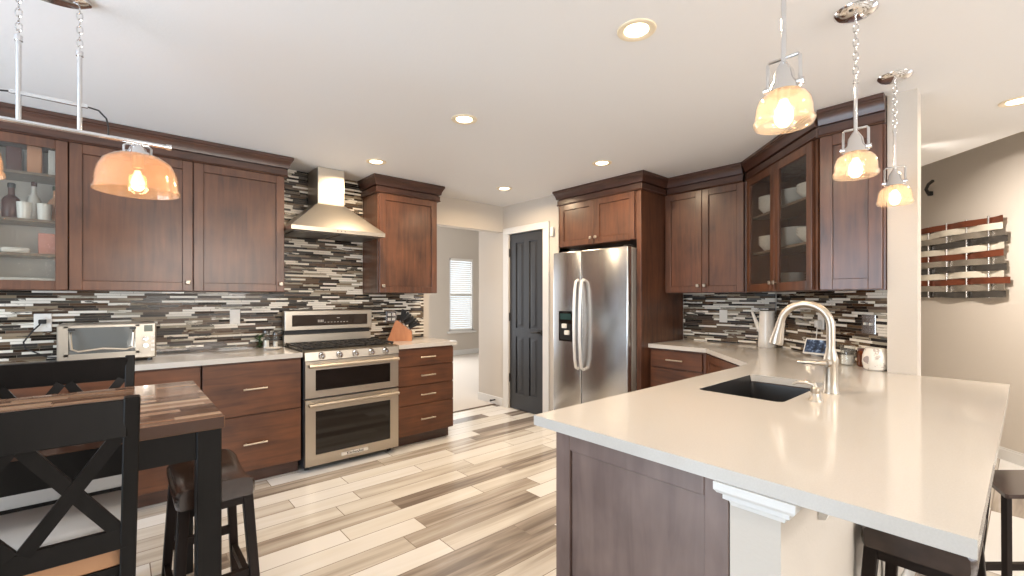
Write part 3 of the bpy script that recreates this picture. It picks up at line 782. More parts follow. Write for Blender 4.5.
MB().cyl((0, 0, 0), (0, 0, 0.10), 0.004, seg=6).build('stem', B1, hb)

# knife block
KBR = R(-30)
kb = thing('knife_block', 'angled orange-brown wooden knife block right of the range', 'knife block', (2.06, 3.99, 0.9155), KBR)
tw = wood('acacia_block', (0.26, 0.09, 0.035), (0.50, 0.21, 0.09), scale=(10, 10, 2))
mb = MB(); pr = [(-0.13, 0.0), (0.10, 0.0), (0.10, 0.085), (-0.03, 0.195), (-0.055, 0.19)]
mb.ring([[(x, y, z) for x, z in pr] for y in (-0.085, 0.085)]); mb.build('block', tw, kb, smooth=0)
bd = (Vector((0.75, 0, 0.66))).normalized()
k0 = None
i = 0
for row in range(3):
    for col in range(4):
        x = -0.012 + row * 0.038; z = 0.182 - row * 0.0322; yy = -0.062 + col * 0.041
        ang = R(56 + 15 * (col - 1.5) - 5 * row)
        lab = 'black-handled knife in the knife block'
        if k0 is None:
            k0 = thing('kitchen_knife', lab, 'knife', (0, 0, 0), 0, 'knives in the knife block')
            MB().bar((0, 0, -0.03), (0, 0, 0.012), 0.018, 0.002).build('blade', CHROME, k0)
            MB().bar((0, 0, 0.012), (0, 0, 0.120), 0.020, 0.014, 0.003, w1=0.025, d1=0.016).build('handle', BLACK, k0)
            k = k0
        else: k = dup(k0, (0, 0, 0), 0, lab, 'knives in the knife block')
        Mx = Matrix.Translation(kb.location) @ Matrix.Rotation(KBR, 4, 'Z') @ Matrix.Translation((x, yy, z)) @ Matrix.Rotation(PI / 2 - ang, 4, 'Y')
        k.matrix_world = Mx
        i += 1

# ------------------------------------------------------------------ refrigerator
fr = thing('refrigerator', 'stainless steel side-by-side refrigerator with an ice dispenser', 'refrigerator', (3.35, 3.20, 0), R(-90))
fw, fh, sp = 0.90, 1.785, 0.372
MB().box(0.004, fw - 0.004, 0.072, 0.82, 0.03, fh - 0.01, 0.004).build('fridge_body', pm('fridge_side_grey', (0.36, 0.34, 0.31), 0.4, 0.3), fr, smooth=0)
MB().box(0.02, fw - 0.02, 0.05, 0.80, 0.001, 0.029).build('kick_grille', BLACK, fr, smooth=0)
for x0, x1 in ((0.0, sp - 0.003), (sp + 0.003, fw)):
    d = MB().box(x0, x1, 0.0, 0.065, 0.045, fh, 0.012, seg=3).build('fridge_door', STEEL_V, fr)
    hx = sp - 0.035 if x0 == 0 else sp + 0.035
    pts = [(hx, -0.002, 1.50), (hx, -0.035, 1.485), (hx, -0.052, 1.40), (hx, -0.062, 1.22), (hx, -0.064, 1.07), (hx, -0.062, 0.92), (hx, -0.052, 0.74), (hx, -0.035, 0.655), (hx, -0.002, 0.64)]
    MB().tube(pts, 0.0145, 12).build('door_handle', pm('satin_handle', (0.80, 0.78, 0.75), 0.35, 0.6), d)
    if x0 == 0:
        dz = MB().box(0.082, 0.270, -0.004, -0.0005, 0.895, 1.195, 0.002); dz = dz.build('dispenser', BGLASS, d, smooth=0)
        MB().box(0.10, 0.252, -0.0055, -0.0045, 0.91, 1.07).build('dispenser_recess', BLACK, dz, smooth=0)
        for zz_, xx_ in ((1.05, 0.17), (0.985, 0.205)): MB().box(xx_ - 0.03, xx_ + 0.03, -0.03, -0.006, zz_ - 0.025, zz_ + 0.02, 0.006).build('dispenser_paddle', WHITEP, dz)
        MB().box(0.105, 0.247, -0.006, -0.0045, 1.11, 1.17).build('dispenser_controls', pm('dispenser_teal', (0.02, 0.05, 0.05), 0.2), dz)
MB().box(fw - 0.06, fw - 0.012, 0.02, 0.12, fh + 0.0, fh + 0.012, 0.004).build('hinge_cover', BLACK, fr)
# cabinet over the refrigerator with its tall side panel
c = thing('upper_cabinet', 'cherry cabinet over the refrigerator with a tall side panel to the floor', 'cabinet', (3.48, 3.220, 0), R(-90))
cw = 0.970
MB().box(0, 0.922, 0.0, 0.735, 1.85, Z1, 0.001).build('cabinet_body', WOOD_V, c, smooth=0)
MB().box(0.923, cw, 0.0, 0.736, 0.001, Z1, 0.002).build('side_panel', WOOD_V, c, smooth=0)
shaker(c, 0.004, 0.456, 1.853, Z1 - 0.002, 'r'); shaker(c, 0.460, 0.912, 1.853, Z1 - 0.002, 'l')
crown(c, [(0, 0.055), (0, 0), (cw, 0), (cw, 0.388)])
# two-door upper right of the refrigerator
c = thing('upper_cabinet', 'two-door cherry upper cabinet between the refrigerator panel and the corner', 'cabinet', (3.89, 2.248, 0), R(-90))
w = 2.248 - 1.520
carcass(c, w, 0.327, poly=[(0, 0), (w, 0), (w + 0.0, 0.01), (w + 0.0, 0.327), (0, 0.327)])
shaker(c, 0.003, 0.355, Z0 + 0.003, Z1 - 0.002, 'r'); shaker(c, 0.359, 0.711, Z0 + 0.003, Z1 - 0.002, 'l')
crown(c, [(0.024, 0), (w - 0.024, 0)])
# angled glass-door cabinet: local x runs toward the viewer along the 45 degree wall
c = thing('upper_cabinet', 'angled corner cabinet with two seeded-glass doors above the white pitcher', 'cabinet', (3.888, 1.516, 0), math.atan2(0.832 - 1.516, 3.172 - 3.888))
dw = math.hypot(0.716, 0.684)
t = 0.018
mb = MB()
mb.box(0.02, dw - 0.02, 0, 0.315, Z0, Z0 + t); mb.box(0.02, dw - 0.02, 0, 0.315, Z1 - t, Z1); mb.box(0.02, dw - 0.02, 0.305, 0.315, Z0 + t, Z1 - t)
mb.box(0.012, 0.03, 0, 0.315, Z0 + t, Z1 - t); mb.box(dw - 0.03, dw - 0.012, 0, 0.315, Z0 + t, Z1 - t)
mb.box(0.0, 0.045, -0.001, 0.018, Z0, Z1); mb.box(dw - 0.04, dw + 0.0, -0.001, 0.018, Z0, Z1)
mb.build('cabinet_body', WOOD_V, c, smooth=0)
for z in (1.68, 1.97): MB().box(0.032, dw - 0.032, 0.03, 0.303, z - 0.008, z + 0.008).build('shelf', GLASSSH, c)
shaker(c, 0.042, dw / 2 - 0.002, Z0 + 0.003, Z1 - 0.002, 'r', True, y=-0.001); shaker(c, dw / 2 + 0.002, dw - 0.03, Z0 + 0.003, Z1 - 0.002, 'l', True, y=-0.001)
crown(c, [(0.024, 0), (dw + 0.02, 0)])
e1 = Vector((-0.716, -0.684)) / dw; e2 = Vector((0.684, -0.716)) / dw
bowl0 = None
rr = random.Random(5)
for sx, z, n in ((0.17, 1.689, 4), (0.45, 1.689, 5), (0.73, 1.689, 3), (0.17, 1.979, 5), (0.45, 1.979, 4), (0.73, 1.979, 3), (0.36, 1.391, 4)):
    for k in range(n):
        pt = Vector((3.888, 1.516)) + e1 * sx + e2 * 0.14
        lab = 'white bowl stacked in the angled glass-door cabinet'
        if bowl0 is None:
            o = MB().lathe([(0.055, 0), (0.075, 0.006), (0.118, 0.06), (0.114, 0.06), (0.070, 0.012), (0.0, 0.010)], seg=22, cap=False).build('bowl', CERAM, loc=(pt.x, pt.y, z)); bowl0 = o
            tag(o, lab, 'bowl', 'white bowls in the angled cabinet')
        else:
            o = bowl0.copy(); COL.objects.link(o); o.location = (pt.x, pt.y, z + k * 0.019)
# last upper cabinet by the post
c = thing('upper_cabinet', 'single-door cherry upper cabinet beside the cream post', 'cabinet', (3.170, 0.822, 0), R(-90))
w = 0.822 - 0.513
carcass(c, w, 0.3, poly=[(0.006, 0.0), (w, 0), (w, 0.148), (0.158, 0.148)])
shaker(c, 0.006, w - 0.012, Z0 + 0.003, Z1 - 0.002, None, st=0.062)
crown(c, [(-0.0, 0), (w, 0)])

# ------------------------------------------------------------------ right base cabinets, peninsula
base_cab('drawer base cabinet with dark fronts between the refrigerator and the angled corner', (3.62, 2.246, 0), R(-90), 0.52,
         [(0.02, 0.49, 0.715, 0.862), (0.02, 0.49, 0.425, 0.705), (0.02, 0.49, 0.108, 0.415)], depth=0.597)
cc = thing('base_cabinet', 'angled corner base cabinet at the inside corner of the right countertop', 'cabinet', (0, 0, 0))
MB().prism([(3.62, 1.722), (4.21, 1.722), (4.21, 1.42), (3.93, 1.14), (2.98, 1.105)], 0.10, 0.879).build('cabinet_body', WOOD_V, cc, smooth=0)
MB().prism([(3.69, 1.70), (4.20, 1.70), (4.20, 1.42), (3.93, 1.15), (3.06, 1.12)], 0.001, 0.0995).build('toe_kick', WOOD_X, cc, smooth=0)
M2 = Matrix.Translation((3.62, 1.716, 0)) @ Matrix.Rotation(math.atan2(1.105 - 1.722, 2.98 - 3.62), 4, 'Z')
mb = shaker_mb(0.01, 0.86, 0.11, 0.866); mb.box(0.066, 0.804, -0.011, -0.003, 0.166, 0.81); mb.M = M2
mb.build('door', WOOD_V, cc, smooth=0)
pc = thing('peninsula_cabinet', 'dark wood peninsula base with a recessed end panel', 'cabinet', (1.13, 1.066, 0), R(-90))
pwid = 1.066 - 0.4835
mb = MB(); mb.box(0, pwid, 0.02, 0.80, 0.0005, 0.879); mb.box(0, pwid, 1.46, 1.80, 0.0005, 0.879); mb.box(0, 0.09, 0.80, 1.46, 0.0005, 0.879); mb.box(0.45, pwid, 0.80, 1.46, 0.0005, 0.879); mb.box(0.09, 0.45, 0.8, 1.46, 0.0005, 0.62)
mb.build('cabinet_body', WOOD_V, pc, smooth=0)
mb = shaker_mb(0.0, pwid, 0.001, 0.879, 0.062, y=0.02); mb.box(0.065, pwid - 0.065, 0.0105, 0.018, 0.066, 0.814); mb.build('end_panel', WOOD_SHEEN, pc, smooth=0)
def rrect(x0, x1, y0, y1, r, n=5):
    out = []
    for cx, cy, a0 in ((x1 - r, y1 - r, 0), (x0 + r, y1 - r, 90), (x0 + r, y0 + r, 180), (x1 - r, y0 + r, 270)):
        for i in range(n + 1):
            a = R(a0 + 90 * i / n); out.append((cx + r * math.cos(a), cy + r * math.sin(a)))
    return out
SK = (1.955, 2.560, 0.632, 0.978)
poly = [(1.095, 0.056), (3.185, 0.056), (3.1855, 0.3845), (3.1905, 0.3845), (3.1905, 0.5115), (3.318, 0.5115), (4.2105, 1.404), (4.2105, 2.246), (3.585, 2.246), (3.585, 1.715), (2.955, 1.139), (1.095, 1.139)]
slab('countertop', poly, 'large cream quartz peninsula countertop holding the sink and faucet', holes=[rrect(*SK, 0.03)])
# corbel mouldings below the overhang
cb = MB()
CP = [(0.0, 0.822), (0.010, 0.822), (0.013, 0.832), (0.024, 0.838), (0.024, 0.849), (0.034, 0.853), (0.040, 0.861), (0.040, 0.8795), (0.0, 0.8795)]
cb.sweep([(1.1298, 0.464), (1.129, 0.464), (1.129, 0.367), (1.30, 0.367)], CP)
tag(cb.build('corbel_trim', WHITET, smooth=20), 'white stepped trim capping the end of the half wall under the countertop', 'trim')
br = MB(); br.ring([[(x, 0.3665, 0.735), (x, 0.35, 0.74), (x, 0.33, 0.79), (x, 0.30, 0.835), (x, 0.26, 0.855), (x, 0.25, 0.880), (x, 0.3665, 0.880)] for x in (1.40, 1.43)])
tag(br.build('corbel_bracket', WHITET, smooth=20), 'white bracket holding up the overhanging countertop behind the stool', 'bracket')

# sink
sk = thing('sink', 'dark undermount kitchen sink set in the peninsula', 'sink', ((SK[0] + SK[1]) / 2, (SK[2] + SK[3]) / 2, 0.66))
hx, hy = (SK[1] - SK[0]) / 2, (SK[3] - SK[2]) / 2
def rr3(g, z, r=0.03): return [(x, y, z) for x, y in rrect(-hx - g, hx + g, -hy - g, hy + g, r)]
SINKM = pm('sink_composite', (0.045, 0.043, 0.042), 0.3, 0.5)
mb = MB(); top = [(x, y, 0.2535 if x < hx - 0.02 else 0.216) for x, y, z in rr3(-0.0015, 0)]
mb.ring([top, rr3(-0.003, 0.2), rr3(-0.012, 0.03), rr3(-0.03, 0.016, 0.02), rr3(-0.2 * 0 - 0.14, 0.012, 0.02)], cap=False)
mb.bm.faces.new([v for v in list(mb.bm.verts)[-24:]]); mb.build('basin', SINKM, sk)
MB().lathe([(0.0, 0.0135), (0.03, 0.0135), (0.042, 0.0175), (0.045, 0.0125)], seg=24, cap=False).build('drain', CHROME, sk)

# faucet
fc = thing('faucet', 'brushed nickel gooseneck pull-down faucet beside the sink', 'faucet', (2.314, 0.559, 0.9155))
MB().lathe([(0.031, 0), (0.031, 0.006), (0.027, 0.012), (0.0255, 0.05), (0.0245, 0.12), (0.027, 0.128), (0.027, 0.15), (0.022, 0.17), (0.0165, 0.19), (0.0155, 0.21)], seg=24).build('faucet_body', NICKEL, fc)
pts = [(0, 0, 0.20), (0, 0, 0.285)]
Rr = 0.098
for i in range(1, 15):
    a = PI * i / 14 * 0.97
    pts.append((0, Rr - Rr * math.cos(a), 0.285 + Rr * math.sin(a)))
MB().tube(pts, 0.0165, 14).build('spout', NICKEL, fc)
e = Vector(pts[-1]); tdir = (Vector(pts[-1]) - Vector(pts[-2])).normalized()
mb = MB()
rings = []
for tt, r_ in ((-0.004, 0.018), (0.012, 0.0195), (0.02, 0.0195), (0.085, 0.029), (0.10, 0.0285), (0.104, 0.024)):
    p = e + tdir * tt
    u = Vector((1, 0, 0)); w_ = tdir.cross(u)
    rings.append([p + (u * math.cos(2 * PI * j / 20) + w_ * math.sin(2 * PI * j / 20)) * r_ for j in range(20)])
mb.ring(rings); mb.build('spray_head', NICKEL, fc)
mb = MB(); mb.cyl((0.0, 0, 0.130), (-0.04, 0.012, 0.130), 0.019, 0.017)
mb.tube([(-0.03, 0.008, 0.130), (-0.04, 0.04, 0.128), (-0.043, 0.08, 0.127), (-0.045, 0.115, 0.127)], [0.013, 0.0085, 0.007, 0.006], 10); mb.build('lever', NICKEL, fc)
sd = thing('soap_dispenser', 'small brushed nickel soap dispenser in front of the faucet', 'soap dispenser', (2.09, 0.557, 0.9155))
MB().lathe([(0.026, 0), (0.025, 0.006), (0.017, 0.014), (0.014, 0.03), (0.0165, 0.034), (0.0165, 0.05), (0.010, 0.056)], seg=20).build('dispenser_body', NICKEL, sd)
MB().tube([(0, 0, 0.05), (0, 0.004, 0.064), (0, 0.03, 0.069), (0, 0.06, 0.066), (0, 0.078, 0.056)], [0.010, 0.010, 0.008, 0.0065, 0.005], 10).build('spout', NICKEL, sd)

# things on the right countertop
pt_ = thing('pitcher', 'tall white pitcher in the counter corner behind the faucet spray head', 'pitcher', (4.07, 1.43, 0.9155))
MB().lathe([(0.064, 0), (0.068, 0.006), (0.066, 0.06), (0.059, 0.18), (0.057, 0.27), (0.059, 0.30), (0.054, 0.30), (0.051, 0.27), (0.0, 0.26)], seg=26, cap=False).build('pitcher_body', CERAM, pt_)
MB().tube([(-0.014, 0.040, 0.12), (-0.022, 0.062, 0.17), (-0.03, 0.078, 0.22), (-0.04, 0.095, 0.275), (-0.044, 0.102, 0.298)], [0.020, 0.018, 0.014, 0.011, 0.009], 10).build('spout', CERAM, pt_)
sdp = thing('smart_display', 'white-framed smart display on the counter below the angled-wall outlet', 'display', (3.675, 0.985, 0.9155), R(-105))
Mt = Matrix.Translation((0, 0, 0.012)) @ Matrix.Rotation(R(-22), 4, 'X')
mb = MB(); mb.box(-0.080, 0.080, -0.008, 0.008, 0.0, 0.118, 0.006, M=Mt, seg=2); mb.build('screen_frame', WHITEP, sdp)
SCR, snt2, sp2 = new_mat('screen_picture')
t_ = nd(snt2, 'ShaderNodeTexCoord'); n_ = nd(snt2, 'ShaderNodeTexNoise'); n_.inputs['Scale'].default_value = 28; n_.inputs['Detail'].default_value = 3
snt2.links.new(t_.outputs['Object'], n_.inputs['Vector'])
cr_ = ramp(snt2, n_.outputs['Fac'], [(0.35, (0.01, 0.013, 0.02)), (0.52, (0.035, 0.055, 0.10)), (0.66, (0.30, 0.40, 0.55))])
snt2.links.new(cr_, sp2.inputs['Base Color']); snt2.links.new(cr_, sp2.inputs['Emission Color']); sp2.inputs['Emission Strength'].default_value = 0.5; sp2.inputs['Roughness'].default_value = 0.1
MB().box(-0.069, 0.069, -0.0095, -0.0082, 0.012, 0.106, M=Mt).build('screen', SCR, sdp)
MB().lathe([(0.036, 0), (0.04, 0.01), (0.03, 0.05), (0.015, 0.07)], c=(0, 0.035, 0), seg=20).build('stand', pm('display_fabric', (0.4, 0.4, 0.4), 0.9), sdp)
x, y, _ = dg(3.774)
ch = thing('charger', 'white charger with cord plugged into the angled-wall outlet', 'charger', (x, y, 1.135), R(-135))
MB().box(-0.018, 0.018, -0.042, -0.0095, -0.02, 0.03, 0.004).build('charger_body', WHITEP, ch)
MB().tube([(0, -0.03, -0.02), (0.0, -0.035, -0.09), (-0.005, -0.05, -0.17), (-0.01, -0.06, -0.214)], 0.003, 6).build('cord', WHITEP, ch)
j = thing('jar', 'clear glass jar half full of white powder on the counter', 'jar', (3.375, 0.728, 0.9155))
MB().lathe([(0.034, 0), (0.038, 0.006), (0.038, 0.095), (0.035, 0.10), (0.032, 0.10), (0.035, 0.094), (0.035, 0.004)], seg=24, cap=False).build('jar_glass', CLEAR, j)
MB().lathe([(0.034, 0.005), (0.0342, 0.058), (0.0, 0.060)], seg=24, cap=False).build('contents', CERAM, j)
MB().lathe([(0.0375, 0.1005), (0.0385, 0.104), (0.0385, 0.118), (0.0, 0.122)], seg=24, cap=False).build('lid', CLEAR, j)
j = thing('jar', 'amber jar with dark contents between the clear jar and the ceramic pot', 'jar', (3.355, 0.637, 0.9155))
MB().lathe([(0.036, 0), (0.041, 0.006), (0.041, 0.085), (0.036, 0.095)], seg=24).build('jar_glass', AMBERJ, j)
MB().lathe([(0.0375, 0.0955), (0.0385, 0.098), (0.0385, 0.108), (0.0, 0.110)], seg=24, cap=False).build('lid', B4, j)
m_, nt_, p_ = new_mat('cream_ceramic_motif')
t_ = nd(nt_, 'ShaderNodeTexCoord'); v_ = nd(nt_, 'ShaderNodeTexNoise'); v_.inputs['Scale'].default_value = 32; v_.inputs['Detail'].default_value = 2
nt_.links.new(t_.outputs['Object'], v_.inputs['Vector'])
nt_.links.new(ramp(nt_, v_.outputs['Fac'], [(0.60, (0.78, 0.74, 0.67)), (0.66, (0.40, 0.33, 0.29)), (0.72, (0.78, 0.74, 0.67))]), p_.inputs['Base Color']); p_.inputs['Roughness'].default_value = 0.25
j = thing('ceramic_pot', 'rounded cream ceramic pot with a grey motif next to the post', 'pot', (3.235, 0.57, 0.9155))
MB().lathe([(0.042, 0), (0.052, 0.008), (0.060, 0.045), (0.058, 0.085), (0.048, 0.115), (0.046, 0.125), (0.042, 0.125), (0.044, 0.11), (0.0, 0.10)], seg=28, cap=False).build('pot_body', m_, j)
MB().lathe([(0.020, 0), (0.020, 0.004), (0.012, 0.006), (0.0, 0.006)], seg=16, cap=False, M=Matrix.Translation((-0.052, 0.026, 0.062)) @ Matrix.Rotation(R(-90), 4, 'Y') @ Matrix.Rotation(R(25), 4, 'X')).build('medallion', pm('motif_grey', (0.30, 0.25, 0.23), 0.4), j)

# ------------------------------------------------------------------ recessed downlights
cl0 = None
for i, (a, b, lab) in enumerate(((1.62, 1.07, 'recessed ceiling downlight nearest the viewer, highest in the picture'), (1.62, 2.31, 'recessed ceiling downlight in the middle of the ceiling'),
        (1.58, 3.50, 'recessed ceiling downlight in front of the range hood'), (3.0, 2.31, 'recessed ceiling downlight in front of the refrigerator cabinet'),
        (2.95, 3.50, 'recessed ceiling downlight nearest the pantry door'), (3.83, 0.035, 'recessed ceiling downlight beyond the post, at the right edge'))):
    if cl0 is None:
        cl0 = thing('ceiling_downlight', lab, 'ceiling light', (a, b, CEIL), 0, 'recessed ceiling downlights')
        MB().lathe([(0.048, -0.001), (0.062, -0.008), (0.078, -0.005), (0.080, -0.0005)], seg=32, cap=False).build('trim_ring', CANTRIM, cl0)
        MB().lathe([(0.0, -0.003), (0.049, -0.003)], seg=32, cap=False).build('lens', CANLENS, cl0)
    else: dup(cl0, (a, b, CEIL), 0, lab, 'recessed ceiling downlights')
    d = bpy.data.lights.new('downlight_beam', 'AREA'); d.shape = 'DISK'; d.size = 0.095; d.energy = 12; d.color = (1.0, 0.75, 0.49); d.spread = R(168)
    o = bpy.data.objects.new('downlight_beam', d); COL.objects.link(o); o.location = (a, b, CEIL - 0.014)

for a, b, e_ in ((0.2, -0.25, 5), (1.62, -0.6, 4), (3.83, -1.3, 4)):  # added fixtureless lamps out of view, to brighten the far right wall
    d = bpy.data.lights.new('downlight_beam', 'AREA'); d.shape = 'DISK'; d.size = 0.095; d.energy = e_; d.color = (1.0, 0.90, 0.78); d.spread = R(150)
    o = bpy.data.objects.new('downlight_beam', d); COL.objects.link(o); o.location = (a, b, CEIL - 0.014)

dup(cl0, (4.35, 0.60, CEIL), 0, 'added ceiling downlight behind the cream post, brightening the art wall', 'recessed ceiling downlights')  # added fixture and tilted beam, unseen behind the post, brightening the art wall
d = bpy.data.lights.new('downlight_beam', 'AREA'); d.shape = 'DISK'; d.size = 0.095; d.energy = 15; d.color = (1.0, 0.90, 0.80); d.spread = R(110)
o = bpy.data.objects.new('downlight_beam', d); COL.objects.link(o); o.location = (4.35, 0.60, CEIL - 0.03)
o.rotation_euler = Vector((0.7, -0.75, -0.95)).to_track_quat('-Z', 'Y').to_euler()

# ------------------------------------------------------------------ pendants
def chain_mb(mb, x, y, z0, z1, r=0.0022, L=0.034):
    n = max(1, round((z0 - z1) / (L * 0.78)))
    st_ = (z0 - z1) / n
    for i in range(n):
        zc = z0 - (i + 0.5) * st_
        pts = []
        for k in range(12):
            a = 2 * PI * k / 12
            u_, v_ = math.cos(a) * 0.0085, math.sin(a) * (st_ * 0.62)
            pts.append((x + (u_ if i % 2 else 0), y + (0 if i % 2 else u_), zc + v_))
        mb.tube(pts, r, 6, closed=True)
    return mb
SHADE = [(r_ * 0.94, 0.032 + (z_ - 0.030) * 0.82) for r_, z_ in ((0.024, 0.142), (0.040, 0.140), (0.056, 0.131), (0.067, 0.115), (0.072, 0.095), (0.0735, 0.070), (0.074, 0.056), (0.079, 0.050), (0.080, 0.044), (0.077, 0.036), (0.074, 0.030), (0.071, 0.030), (0.073, 0.037), (0.076, 0.044), (0.071, 0.056), (0.0705, 0.070), (0.069, 0.094), (0.064, 0.112), (0.054, 0.127), (0.040, 0.136), (0.024, 0.138))]
def bulb(parent, x, y, z, s=1.0):
    MB().lathe([(0.0001, -0.062 * s), (0.012 * s, -0.06 * s), (0.024 * s, -0.045 * s), (0.028 * s, -0.025 * s), (0.022 * s, 0.0), (0.013 * s, 0.02 * s), (0.011 * s, 0.032 * s)], c=(x, y, z), seg=18).build('bulb', BULB, parent)
def bulb_light(loc, e):
    d = bpy.data.lights.new('bulb_light', 'POINT'); d.energy = e; d.color = (1.0, 0.60, 0.30); d.shadow_soft_size = 0.03
    o = bpy.data.objects.new('bulb_light', d); COL.objects.link(o); o.location = loc
pd0 = None
ZS = 1.764
for i, (a, lab) in enumerate(((1.372, 'amber glass pendant light nearest the viewer, largest of the three over the peninsula'), (2.156, 'amber glass pendant light in the middle of the three over the peninsula'), (2.939, 'amber glass pendant light farthest along the peninsula, next to the post'))):
    if pd0 is None:
        pd0 = thing('pendant_light', lab, 'pendant light', (a, 0.44, ZS), R(90), 'pendant lights over the peninsula')
        zt = CEIL - ZS
        MB().lathe([(0.0, zt - 0.028), (0.025, zt - 0.027), (0.055, zt - 0.018), (0.070, zt - 0.006), (0.072, zt - 0.0005)], seg=32, cap=False).build('canopy', CHROME, pd0)
        mb = chain_mb(MB(), 0, 0, zt - 0.026, 0.405); mb.build('chain', CHROME, pd0)
        mb = MB().cyl((0, 0, 0.205), (0, 0, 0.40), 0.0065, seg=12).cyl((0, 0, 0.395), (0, 0, 0.408), 0.009, seg=12); mb.build('rod', CHROME, pd0)
        mb = MB().tube([(-0.040, 0, 0.128), (-0.040, 0, 0.212), (-0.036, 0, 0.218), (0.036, 0, 0.218), (0.040, 0, 0.212), (0.040, 0, 0.128)], 0.0045, 8)
        for s in (-1, 1): mb.cyl((s * 0.031, 0, 0.142), (s * 0.049, 0, 0.142), 0.009, seg=12)
        mb.build('yoke', CHROME, pd0)
        MB().lathe([(0.040, 0.1245), (0.036, 0.140), (0.028, 0.155), (0.024, 0.180), (0.015, 0.196), (0.009, 0.206)], seg=24).build('socket_cap', CHROME, pd0)
        MB().lathe(SHADE, seg=36, cap=False).build('lamp_shade', AMBER, pd0)
        MB().lathe([(0.015, 0.124), (0.016, 0.105), (0.012, 0.103)], seg=14).build('socket', NICKEL, pd0)
        bulb(pd0, 0, 0, 0.082, 0.85)
    else: dup(pd0, (a, 0.44, ZS), R(90), lab, 'pendant lights over the peninsula')
    bulb_light((a, 0.44, ZS + 0.06), 3.2)

# linear chandelier over the table
CBB = 2.33
lc = thing('chandelier', 'chrome linear chandelier with amber glass domes over the dining table', 'chandelier', (-0.19, CBB, 0))
MB().cyl((-0.352, 0, 1.945), (0.340, 0, 1.945), 0.0085, seg=14).cyl((0.335, 0, 1.945), (0.352, 0, 1.945), 0.012, seg=14).cyl((-0.362, 0, 1.945), (-0.345, 0, 1.945), 0.012, seg=14).build('main_bar', CHROME, lc)
MB().box(-0.100, 0.100, -0.005, 0.005, 2.04, 2.052).build('upper_bar', CHROME, lc)
for s in (-0.077, 0.078):
    mb = MB().cyl((s, 0, 1.95), (s, 0, 2.235), 0.0075, seg=12).cyl((s, 0, 2.228), (s, 0, 2.246), 0.011, seg=12); mb.build('rod', CHROME, lc)
    chain_mb(MB(), s, 0, 2.415, 2.24).build('chain', CHROME, lc)
mb = MB(); ov = []
for r_, z in ((0.0, 2.412), (0.8, 2.414), (1.0, 2.426), (1.0, 2.4395)):
    ov.append([((0.112 * math.cos(2 * PI * k / 36)) * max(r_, 0.01), (0.055 * math.sin(2 * PI * k / 36)) * max(r_, 0.01), z) for k in range(36)])
mb.ring(ov); mb.build('canopy', CHROME, lc)
for q in (1, -1): MB().tube([(q * 0.1, 0, 2.045), (q * 0.13, 0, 2.040), (q * 0.152, 0, 2.015), (q * 0.158, 0, 1.985), (q * 0.158, 0, 1.95)], 0.003, 6).build('wire', BLACK, lc)
DOME = [(0.045, 0.150), (0.080, 0.143), (0.108, 0.122), (0.124, 0.09), (0.131, 0.055), (0.132, 0.022), (0.138, 0.010), (0.138, 0.003), (0.133, 0.002), (0.128, 0.022), (0.127, 0.055), (0.120, 0.088), (0.105, 0.118), (0.078, 0.138), (0.045, 0.145)]
for x in (-0.245, 0.245):
    zb = 1.742
    MB().lathe(DOME, c=(x, 0, zb), seg=40, cap=False).build('lamp_shade', AMBERC, lc)
    mb = MB().tube([(x - 0.042, 0, 1.885), (x - 0.042, 0, 1.925), (x - 0.036, 0, 1.932), (x + 0.036, 0, 1.932), (x + 0.042, 0, 1.925), (x + 0.042, 0, 1.885)], 0.0045, 8)
    for s in (-1, 1): mb.cyl((x + s * 0.034, 0, 1.893), (x + s * 0.053, 0, 1.893), 0.009, seg=12)
    mb.build('yoke', CHROME, lc)
    MB().lathe([(0.052, zb + 0.1505), (0.046, zb + 0.16), (0.03, zb + 0.165), (0.026, 1.92), (0.012, 1.935)], c=(x, 0, 0), seg=24).build('socket_cap', CHROME, lc)
    MB().lathe([(0.017, zb + 0.149), (0.018, zb + 0.10), (0.012, zb + 0.098)], c=(x, 0, 0), seg=14).build('socket', NICKEL, lc)
    bulb(lc, x, 0, zb + 0.062, 0.85)
    bulb_light((-0.19 + x, CBB, zb + 0.035), 3.0)

# ------------------------------------------------------------------ wall art on the far wall
art = thing('wall_art', 'woven metal ribbon wall art on the beige wall beyond the post', 'wall art', (6.15, 0.81, 1.325), R(-135))
cols = [pm('ribbon_brown', (0.24, 0.075, 0.04), 0.28, 0.6), pm('ribbon_cream', (0.80, 0.75, 0.64), 0.3, 0.2), pm('ribbon_silver', (0.55, 0.52, 0.47), 0.25, 0.9), pm('ribbon_charcoal', (0.13, 0.125, 0.12), 0.22, 0.8)]
order = [3, 2, 0, 1, 3, 2, 0, 1, 3, 2, 1, 0]
rr = random.Random(11)
AL = 1.02
for k, ci in enumerate(order):
    z = 0.004 + k * 0.0565
    ln = AL + rr.uniform(-0.03, 0.03)
    rings = []
    for i in range(41):
        x = ln * i / 40 + 0.0
        y = -0.045 - 0.016 * math.sin(x * 16 + (PI if k % 2 else 0)); dz = 0.004 * math.sin(x * 7 + k)
        rings.append([(x, y, z + dz), (x, y + 0.002, z + dz), (x, y + 0.002, z + 0.054 + dz), (x, y, z + 0.054 + dz)])
    MB().ring(rings).build('ribbon', cols[ci], art)
mb = MB()
for x in (0.29, 0.69): mb.box(x - 0.012, x + 0.012, -0.0255, -0.001, 0.0, 0.68)
mb.build('backing_strut', cols[2], art, smooth=0)
for k in range(5): MB().cyl((0.098 + 0.196 * k, -0.044, 0.0), (0.098 + 0.196 * k, -0.044, 0.69), 0.0075, seg=12).build('upright_rod', CHROME, art)
hr = thing('handrail', 'black handrail end showing just right of the post', 'handrail', (5.92, 0.58, 2.42), R(-135))
